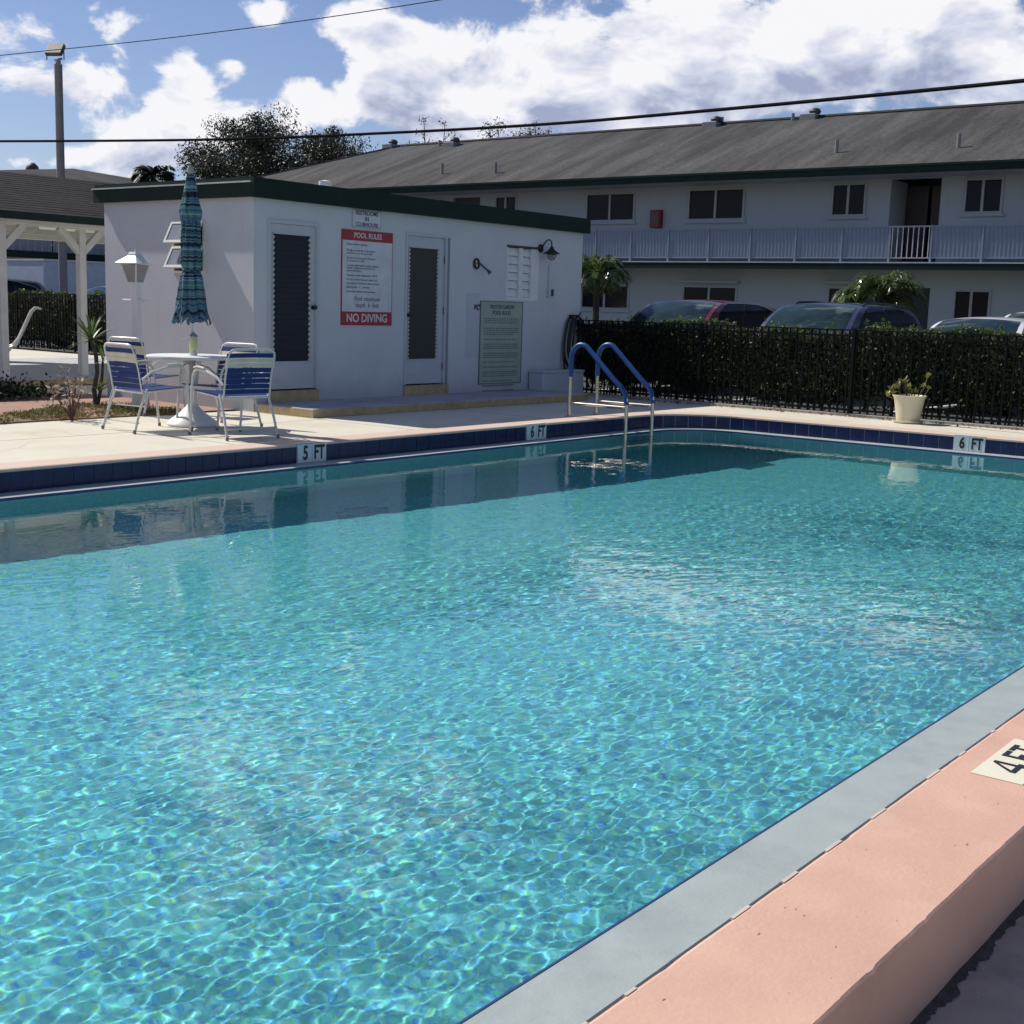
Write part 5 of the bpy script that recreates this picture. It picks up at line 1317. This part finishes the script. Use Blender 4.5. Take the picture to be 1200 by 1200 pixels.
# railing bays between posts
RZ = onx(930, 266.3, AX).z; bays = [onx(x_, 290, AX).y for x_ in (1210, 1150, 1090, 1041, 985, 931, 878, 829, 782, 738, 697)]
bays = [AY0+.1, 0.2, 3.0, 6.0] + [b for b in bays if b > 8.6]
d = 1.36
while bays[-1] < AY1-3: bays.append(bays[-1]+d)
rail_m = mat('white_railing_paint', (.27, .305, .37), .5)
pv = mat('frosted_railing_panel', (.235, .275, .35), .4, var=.05)
dy0, dy1 = D_['d1'][0], D_['d1'][1]
for i, (a, b) in enumerate(zip(bays[:-1], bays[1:])):
    mid_ = (a+b)/2
    rb_ = MB().box(AX+.03, AX+.07, a+.02, b-.02, RZ-.04, RZ).box(AX+.035, AX+.065, a+.02, b-.02, SLZ1+.10, SLZ1+.13).build('railing', rail_m if abs(mid_-(dy0+dy1)/2) > .65 else mat('dull_white_rail', (.42, .42, .42), .5), apt)
    MB().box(AX+.02, AX+.08, a-.03, a+.02, SLZ1, RZ+.01).build('railing_post', rail_m, apt)
    if abs(mid_-(dy0+dy1)/2) < .65:
        n = 8
        for k in range(n): MB().box(AX+.04, AX+.06, a+(b-a)*(k+.5)/n-.010, a+(b-a)*(k+.5)/n+.010, SLZ1+.13, RZ-.04).build('baluster', white_paint, rb_)
    else:
        MB().box(AX+.045, AX+.055, a+.03, b-.03, SLZ1+.13, RZ-.04).build('panel', pv, rb_)
        m_ = MB(); n = int((b-a)/.105)
        for k in range(n): m_.box(AX+.038, AX+.0445, a+(b-a)*(k+.5)/n-.006, a+(b-a)*(k+.5)/n+.006, SLZ1+.13, RZ-.04)
        m_.build('balusters', pv, rb_, kind='stuff')
# extinguisher cabinet
y0, y1, z0, z1 = rect_on_wall(765.5, 246.5, 776.5, 267)
t = thing('extinguisher_cabinet', 'red fire extinguisher cabinet on the upper walkway wall', 'fire cabinet', (AW, (y0+y1)/2, z0))
MB().box(-.18, -.001, -(y1-y0)/2, (y1-y0)/2, 0, z1-z0).build('cabinet_body', red_paint, t, bevel=.01)
MB().box(-.19, -.181, -(y1-y0)/2+.05, (y1-y0)/2-.05, .06, z1-z0-.10).build('cabinet_pane', mat('dull_red_glass', (.10, .02, .02), .2), t)
# roof vents
def roof_at(px, py):
    # intersect sight line with the front roof slope
    n = Vector((-(RIZ-EZ1), 0, (RIX-rx0))).normalized(); p0 = Vector((rx0, 0, EZ1)); c = Vector((0, 0, CAMH)); d_ = ray(px, py)
    return c+d_*((p0-c).dot(n)/d_.dot(n))
vent_m = mat('galvanised_vent', (.24, .24, .25), .5, metal=.3)
for i, (px, py, k) in enumerate(((518, 204, 'p'), (580.5, 203, 'p'), (980, 179, 'p'), (1123, 173, 'p'), (846, 145, 'p'), (929, 141, 'p'), (515, 171, 'p'))):
    q = roof_at(px, py)
    t = tag(MB().tube([(0, 0, -.1), (0, 0, .36 if py > 160 and k == 'p' and px != 515 else .22)], .055, 10).build('vent_pipe', vent_m, loc=q, smooth=True),
        ['short vent pipe low on the roof above the clubhouse, left one', 'short vent pipe low on the roof above the clubhouse, right one', 'short vent pipe low on the roof left of the balcony doorway', 'short vent pipe low on the roof near the right edge', 'small pipe beside the left ridge vent on the right half', 'small pipe beside the right ridge vent', 'small pipe at the far left part of the ridge'][i], 'vent pipe', 'vent pipes on the apartment roof')
for i, (px, py) in enumerate(((832, 148.5), (947, 139.5), (527, 171.5), (455, 173.5))):
    q = roof_at(px, py)
    t = thing('ridge_vent', ['hooded metal vent at the ridge above the middle windows', 'hooded metal vent at the ridge above the small paired window', 'hooded metal vent near the left end of the ridge', 'dark hooded vent at the very left end of the ridge'][i], 'roof vent', q, 0, 'hooded vents on the apartment ridge')
    MB().box(-.12, .30, -.30, .25, -.15, .16).build('vent_box', vent_m, t, bevel=.02); MB().lathe([(.0, .17), (.17, .17), (.20, .24), (.15, .32), (.0, .36)], 12, (.1, -.18, 0)).build('vent_cap', mat('dark_vent_cap', (.06, .06, .065), .6), t, smooth=True)

# ------------------------------------------------------------------ left rear building
BY = 46.0
bl = thing('far_apartment_block', 'second apartment block with dark hip roof seen beyond the shelter', 'apartment block', (0, 0, 0))
bx0, bx1 = 2.0, 46.0
zs = ony(60, 301.5, BY).z
hol2 = [(ony(56, 290, BY).x, ony(70, 290, BY).x, ony(60, 297, BY).z, ony(60, 277, BY).z), (ony(12, 330, BY).x, ony(23, 330, BY).x, ony(15, 326, BY).z, ony(15, 318, BY).z)]
mb = wall_with_holes(bx0, bx1, gz, 5.4, hol2, BY, BY+.2); mb.build('wall', apt_paint, bl)
MB().box(bx0, bx1, BY+.8, BY+.9, gz, 5.4).build('inner_wall', screen_dark, bl)
MB().box(bx0, bx1, BY-1.2, BY-.001, zs-.06, zs+.16).build('walkway', green_trim, bl)
m_ = MB()
MB().box(bx0, bx1, BY-1.18, BY-1.14, zs+1.15, zs+1.20).build('rail', rail_m, bl)
for x_ in np.arange(bx0, bx1, .30): m_.box(x_, x_+.06, BY-1.18, BY-1.15, zs+.16, zs+1.15)
m_.build('balusters', rail_m, bl, kind='stuff')
for h in hol2:
    f = MB(); w_ = .05
    f.box(h[0]-.02, h[0]+w_, BY-.04, BY+.05, h[2]-.02, h[3]+.02).box(h[1]-w_, h[1]+.02, BY-.04, BY+.05, h[2]-.02, h[3]+.02).box(h[0]+w_, h[1]-w_, BY-.04, BY+.05, h[3]-w_, h[3]+.02).box(h[0]+w_, h[1]-w_, BY-.04, BY+.05, h[2]-.02, h[2]+w_)
    f.box(h[0]+w_, h[1]-w_, BY-.035, BY+.045, (h[2]+h[3])/2-.025, (h[2]+h[3])/2+.025)
    for k in (1, 2, 3): xx_ = h[0]+(h[1]-h[0])*k/4; f.box(xx_-.02, xx_+.02, BY-.03, BY+.04, h[2]+w_, h[3]-w_)
    fo = f.build('window', white_paint, bl); MB().box(h[0]+w_, h[1]-w_, BY+.06, BY+.07, h[2]+w_, h[3]-w_).build('pane', glass_dark, fo)
# hip roof: apex of the hip seen above the shelter
ap = ony(86, 197.5, 52.5); lf = ony(30, 203, 52.5)
ez_ = 5.3; hx = ap.x
V = [(hx-11.5, BY-1.3, ez_), (hx+11.5, BY-1.3, ez_), (hx+11.5, 82, ez_), (hx-11.5, 82, ez_), (hx, 75, ap.z), (hx, 52.5, ap.z)]
MB().add(V, [(0, 1, 5), (1, 2, 4, 5), (2, 3, 4), (3, 0, 5, 4)]).build('roof', shingle_far, bl)
MB().box(hx-11.5, hx+11.5, BY-1.33, BY-1.301, ez_-.22, ez_).build('fascia', green_trim, bl)
sm = MB(); q_ = ony(38, 200, 60)
sm.lathe([(.0, 0), (.28, 0), (.33, .18), (.28, .34), (.12, .50), (.0, .52)], 12, (0, 0, 0))
tag(sm.build('turbine_vent', mat('dark_vent_cap', (.06, .06, .065), .6), smooth=True, loc=(q_.x, 60, ony(38, 203, 60).z)), 'dark round turbine vent on the far left roof ridge', 'roof vent')

# flood light pole
PB = ony(74.5, 345, 32)
t = thing('light_pole', 'tall concrete pole carrying a square floodlight at the left', 'light pole', (PB.x, PB.y, gz))
tp = ony(71.6, 76, 32).z-gz
MB().tube([(0, 0, 0), (0, 0, tp)], [.115, .105], 14).build('pole', pole_conc, t, smooth=True)
MB().tube([(0, 0, tp), (0, 0, tp+.12)], .07, 10).tube([(0, -.16, tp+.13), (0, .16, tp+.13)], .03, 8).build('bracket', vent_m, t)
fl_ = MB().obox((0, 0, 0), (.12, .46, .36), (0, math.radians(38), 0)).build('floodlight', mat('grey_light_body', (.05, .05, .055), .5), t, bevel=.01); fl_.location = (-.08, 0, tp+.36); fl_.rotation_euler = (0, 0, math.radians(28))
g_ = MB().obox((-.0, 0, 0), (.004, .32, .24), (0, 0, 0)).build('lamp_face', mat('lamp_lens', (.55, .56, .52), .2), fl_); g_.location = (-.052, 0, -.042); g_.rotation_euler = (0, math.radians(38), 0)
MB().box(-.01, .01, -.26, -.235, -.26, .02).box(-.01, .01, .235, .26, -.26, .02).build('yoke', vent_m, fl_)

# overhead cables
def cable(label, pts, dist, r):
    P_ = [atd(px, py, d_) for (px, py), d_ in zip(pts, dist)]
    # smooth catenary through the sighted points
    xs_ = np.linspace(0, len(P_)-1, 80); C = []
    for u in xs_:
        i = min(int(u), len(P_)-2); f = u-i
        p0 = P_[max(i-1, 0)]; p1 = P_[i]; p2 = P_[i+1]; p3 = P_[min(i+2, len(P_)-1)]
        C.append(.5*((2*p1)+(p2-p0)*f+(2*p0-5*p1+4*p2-p3)*f*f+(3*p1-p0-3*p2+p3)*f**3))
    return tag(MB().tube(C, r, 6).build('overhead_cable', mat('weathered_cable', (.015, .015, .016), 1.0, spec=.05), smooth=True), label, 'cable')
cable('thick black overhead cable sagging across the whole view', [(-150, 164.5), (0, 165.5), (250, 163.5), (450, 156), (640, 145.5), (820, 130.5), (1010, 113), (1200, 94.5), (1360, 77)], [31, 29, 25.5, 23, 21, 19, 17.4, 16, 15], .025)
cable('thin upper overhead cable at the top left', [(-120, 78), (0, 65), (180, 46.5), (350, 25), (515, 0), (640, -22)], [36, 34, 31, 29, 27, 26], .009)

# sling chaise in the sun beyond the shelter
def chaise():
    C0 = Vector((12.78, 21.6, 0))
    t = thing('sling_chaise', 'white metal sun lounger with raised back beyond the shelter', 'sun lounger', (C0.x, C0.y, 0), math.radians(150))
    # local: x = length; head towards -x, y = width
    for s in (-.33, .33):
        MB().tube([(-.60, s, 1.06), (-.52, s, 1.07), (-.45, s, 1.0), (-.32, s, .72), (-.18, s, .42), (-.02, s, .34), (1.25, s, .36)], .022, 8).build('side_rail', alu, t, smooth=True)
        MB().tube([(-.52, s, .02), (-.15, s, .02), (1.05, s, .02), (1.15, s, .05), (1.18, s, .34)], .020, 8).build('base_rail', alu, t, smooth=True)
        MB().tube([(-.28, s, .60), (.16, s, .03)], .016, 8).build('leg', alu, t, smooth=True)
        MB().tube([(-.22, s, .50), (.22, s, .03)], .012, 8).build('leg', alu, t, smooth=True)
    MB().tube([(-.60, -.33, 1.06), (-.60, .33, 1.06)], .022, 8).build('head_bar', alu, t)
    m_ = MB(); pr_ = [(-.52, 1.05), (-.45, .98), (-.32, .70), (-.18, .40), (-.02, .33), (1.22, .35)]
    vs = [(x_, s, z_-.004) for x_, z_ in pr_ for s in (-.31, .31)]
    m_.add(vs, [(2*i, 2*i+1, 2*i+3, 2*i+2) for i in range(len(pr_)-1)]).build('sling', mat('grey_sling', (.36, .37, .38), .8), t)
    for s in (-.35, .35):
        wh = MB().lathe([(.0, -.02), (.16, -.02), (.17, 0), (.16, .02), (.0, .02)], 20); wh.v = [(a_, c_, b_) for a_, b_, c_ in wh.v]
        wh.build('wheel', mat('dark_wheel', (.07, .06, .055), .6), t, loc=(1.0, s, .17))
chaise()

# ------------------------------------------------------------------ palms and trees
def palm(name, label, base, trunk_h, r_tr, nf, fl, seed, leafm, droop=1.6, leaflets=26, ll=.34, e0=(5, 80), wl=.035, cat='palm', lean=(0, 0)):
    r = random.Random(seed); t = thing(name, label, cat, base)
    MB().tube([(0, 0, 0), (lean[0]*.5, lean[1]*.5, trunk_h*.5), (lean[0], lean[1], trunk_h)], [r_tr*1.2, r_tr, r_tr*.8], 9).build('trunk', bark, t, smooth=True)
    stalk = MB(); lf = MB()
    for i in range(nf):
        a = 2*PI*i/nf*2.4+r.uniform(-.3, .3); e = math.radians(r.uniform(*e0)); L_ = fl*r.uniform(.75, 1.1); p = Vector((lean[0], lean[1], trunk_h)); n = 12
        pts_ = [p.copy()]; side = Vector((-math.sin(a), math.cos(a), 0))
        for k in range(n):
            d_ = Vector((math.cos(a)*math.cos(e), math.sin(a)*math.cos(e), math.sin(e))); p = p+d_*L_/n; pts_.append(p.copy()); e -= droop/n*(.4+1.2*k/n)
        stalk.tube(pts_, [.016*(1-.8*k/n) for k in range(n+1)], 4, caps=False)
        for k in range(leaflets):
            u = .12+.88*k/leaflets; q = u*n; j = min(int(q), n-1); c = pts_[j].lerp(pts_[j+1], q-j); tan = (pts_[j+1]-pts_[j]).normalized()
            l = ll*math.sin(PI*(.12+.80*u))*r.uniform(.85, 1.15)
            for s in (-1, 1):
                d_ = (side*s*.75+tan*.75+Vector((0, 0, r.uniform(-.35, .15)))).normalized(); w_ = tan*wl*.5
                m1 = c+d_*l*.5+Vector((0, 0, .02)); tip = c+d_*l+Vector((0, 0, -.25*l))
                lf.add([c-w_, c+w_, m1+w_*1.2, m1-w_*1.2, tip], [(0, 1, 2, 3), (3, 2, 4)])
    stalk.build('frond_stalks', leafm, t); lf.build('fronds', leafm, t)
    return t
pm = leafmat('palm_leaf', (.025, .055, .014), (.14, .19, .055), .28, .3)
q = onx(705, 385, 21.0)
palm('palm_tree', 'small palm with drooping fronds at the right corner of the clubhouse', (21.0, q.y+.15, gz), onx(705, 326, 21).z-gz, .07, 26, .85, 4, pm, droop=2.6, leaflets=22, ll=.32, e0=(20, 85))
q = onx(1030, 360, 29.5)
palm('palm_tree', 'bushy low palm behind the dark blue SUV by the apartment wall', (29.5, q.y, gz), 1.72, .12, 46, 1.35, 8, pm, droop=2.9, leaflets=26, ll=.40, e0=(25, 88))

def tree(label, base, H_, R_, seed, n_leaf, leaf, lm, trunk_r=.25, sparse=False, squash=.75, base_frac=.35, levels=26, cat='tree'):
    r = np.random.default_rng(seed); t = thing('tree', label, cat, base)
    tr = MB(); tips = []
    tr.tube([(0, 0, 0), (.1, .1, H_*base_frac*.6), (.0, .2, H_*base_frac)], [trunk_r, trunk_r*.8, trunk_r*.65], 9)
    for i in range(levels):
        a = 2*PI*i/levels*2.618+r.uniform(-.3, .3); rr = R_*math.sqrt(r.uniform(.05, 1)); z_ = H_*base_frac+(H_*(1-base_frac))*r.uniform(.15, 1)*(1-.28*(rr/R_)**2)
        e_ = Vector((rr*math.cos(a), rr*math.sin(a), z_)); s_ = Vector((0, .1, H_*base_frac*r.uniform(.6, 1)))
        m_ = s_.lerp(e_, .5)+Vector((0, 0, -.08*H_)); tr.tube([s_, m_, e_], [trunk_r*.40, trunk_r*.2, .015], 5, caps=False)
        for k in range(5):
            o_ = Vector(r.normal(0, R_*.16, 3)); o_.z = abs(o_.z)*.8; c0 = m_.lerp(e_, r.uniform(.3, 1)); tt = c0+o_
            tr.tube([c0, tt], [.03, .008], 4, caps=False); tips.append((tt, R_*r.uniform(.10, .19)))
        tips.append((e_, R_*r.uniform(.10, .2)))
    tr.build('trunk', bark, t, smooth=True)
    C = []
    per = max(1, n_leaf//len(tips))
    for c, rad in tips:
        q_ = r.normal(0, 1, (per, 3)); q_ /= np.linalg.norm(q_, axis=1)[:, None]; q_ *= (r.uniform(0, 1, per)**.5)[:, None]*rad*1.5; q_[:, 2] *= squash
        C.append(q_+np.array(c))
    cards(0, np.concatenate(C), leaf, .42, .2, 'crown', lm, t)
    return t
dk = leafmat('tree_leaf', (.010, .015, .008), (.050, .056, .030), .45, .25)
q = atd(336, 200, 66); tree('broad dark tree rising behind the clubhouse roof', (q.x, q.y, gz), atd(330, 128, 66).z+.4, 4.7, 5, 170000, .145, dk, .35, base_frac=.26, levels=64)
q = atd(408, 200, 70); tree('lower dark tree joining the left end of the apartment roof', (q.x, q.y, gz), atd(405, 146, 70).z, 2.7, 6, 52000, .145, dk, .25, base_frac=.3, levels=26)
tw_ = leafmat('thin_tree_leaf', (.06, .055, .035), (.13, .12, .07), .5, .3)
def at_far(px, py, X_): return onx(px, py, X_)
for lab, px, py, R_, n, sd in (('thin leafless topped tree behind the ridge, left one', 512, 133, 1.5, 260, 11), ('thin tree behind the ridge right of the bare one', 606, 141, 1.9, 700, 12), ('low tree top behind the ridge, rightmost of the three', 640, 148, 1.4, 330, 13)):
    q = onx(px, py-3, 49.0); tree(lab, (49.0, q.y, gz), q.z-gz+.5, R_*1.1, sd, n*10, .12, tw_, .28, base_frac=.55, levels=26)
q = atd(170, 205, 60)
palm('palm_tree', 'ragged palm top showing over the left end of the clubhouse roof', (atd(180, 230, 60).x, atd(180, 230, 60).y, gz), atd(180, 209, 60).z-gz, .15, 14, 1.3, 12, dk, droop=2.2, ll=.45, e0=(0, 70), wl=.09)
q = atd(205, 222, 62); tree('small round tree beside the ragged palm behind the clubhouse', (q.x, q.y, gz), atd(205, 196, 62).z-gz, 1.5, 15, 1800, .22, leafmat('olive_leaf', (.05, .06, .02), (.12, .12, .05), .5, .3), .15, levels=14)
q = atd(140, 220, 62); tree('very small tree top left of the ragged palm', (q.x, q.y, gz), atd(150, 209, 62).z-gz, .9, 16, 500, .2, dk, .12, levels=9)
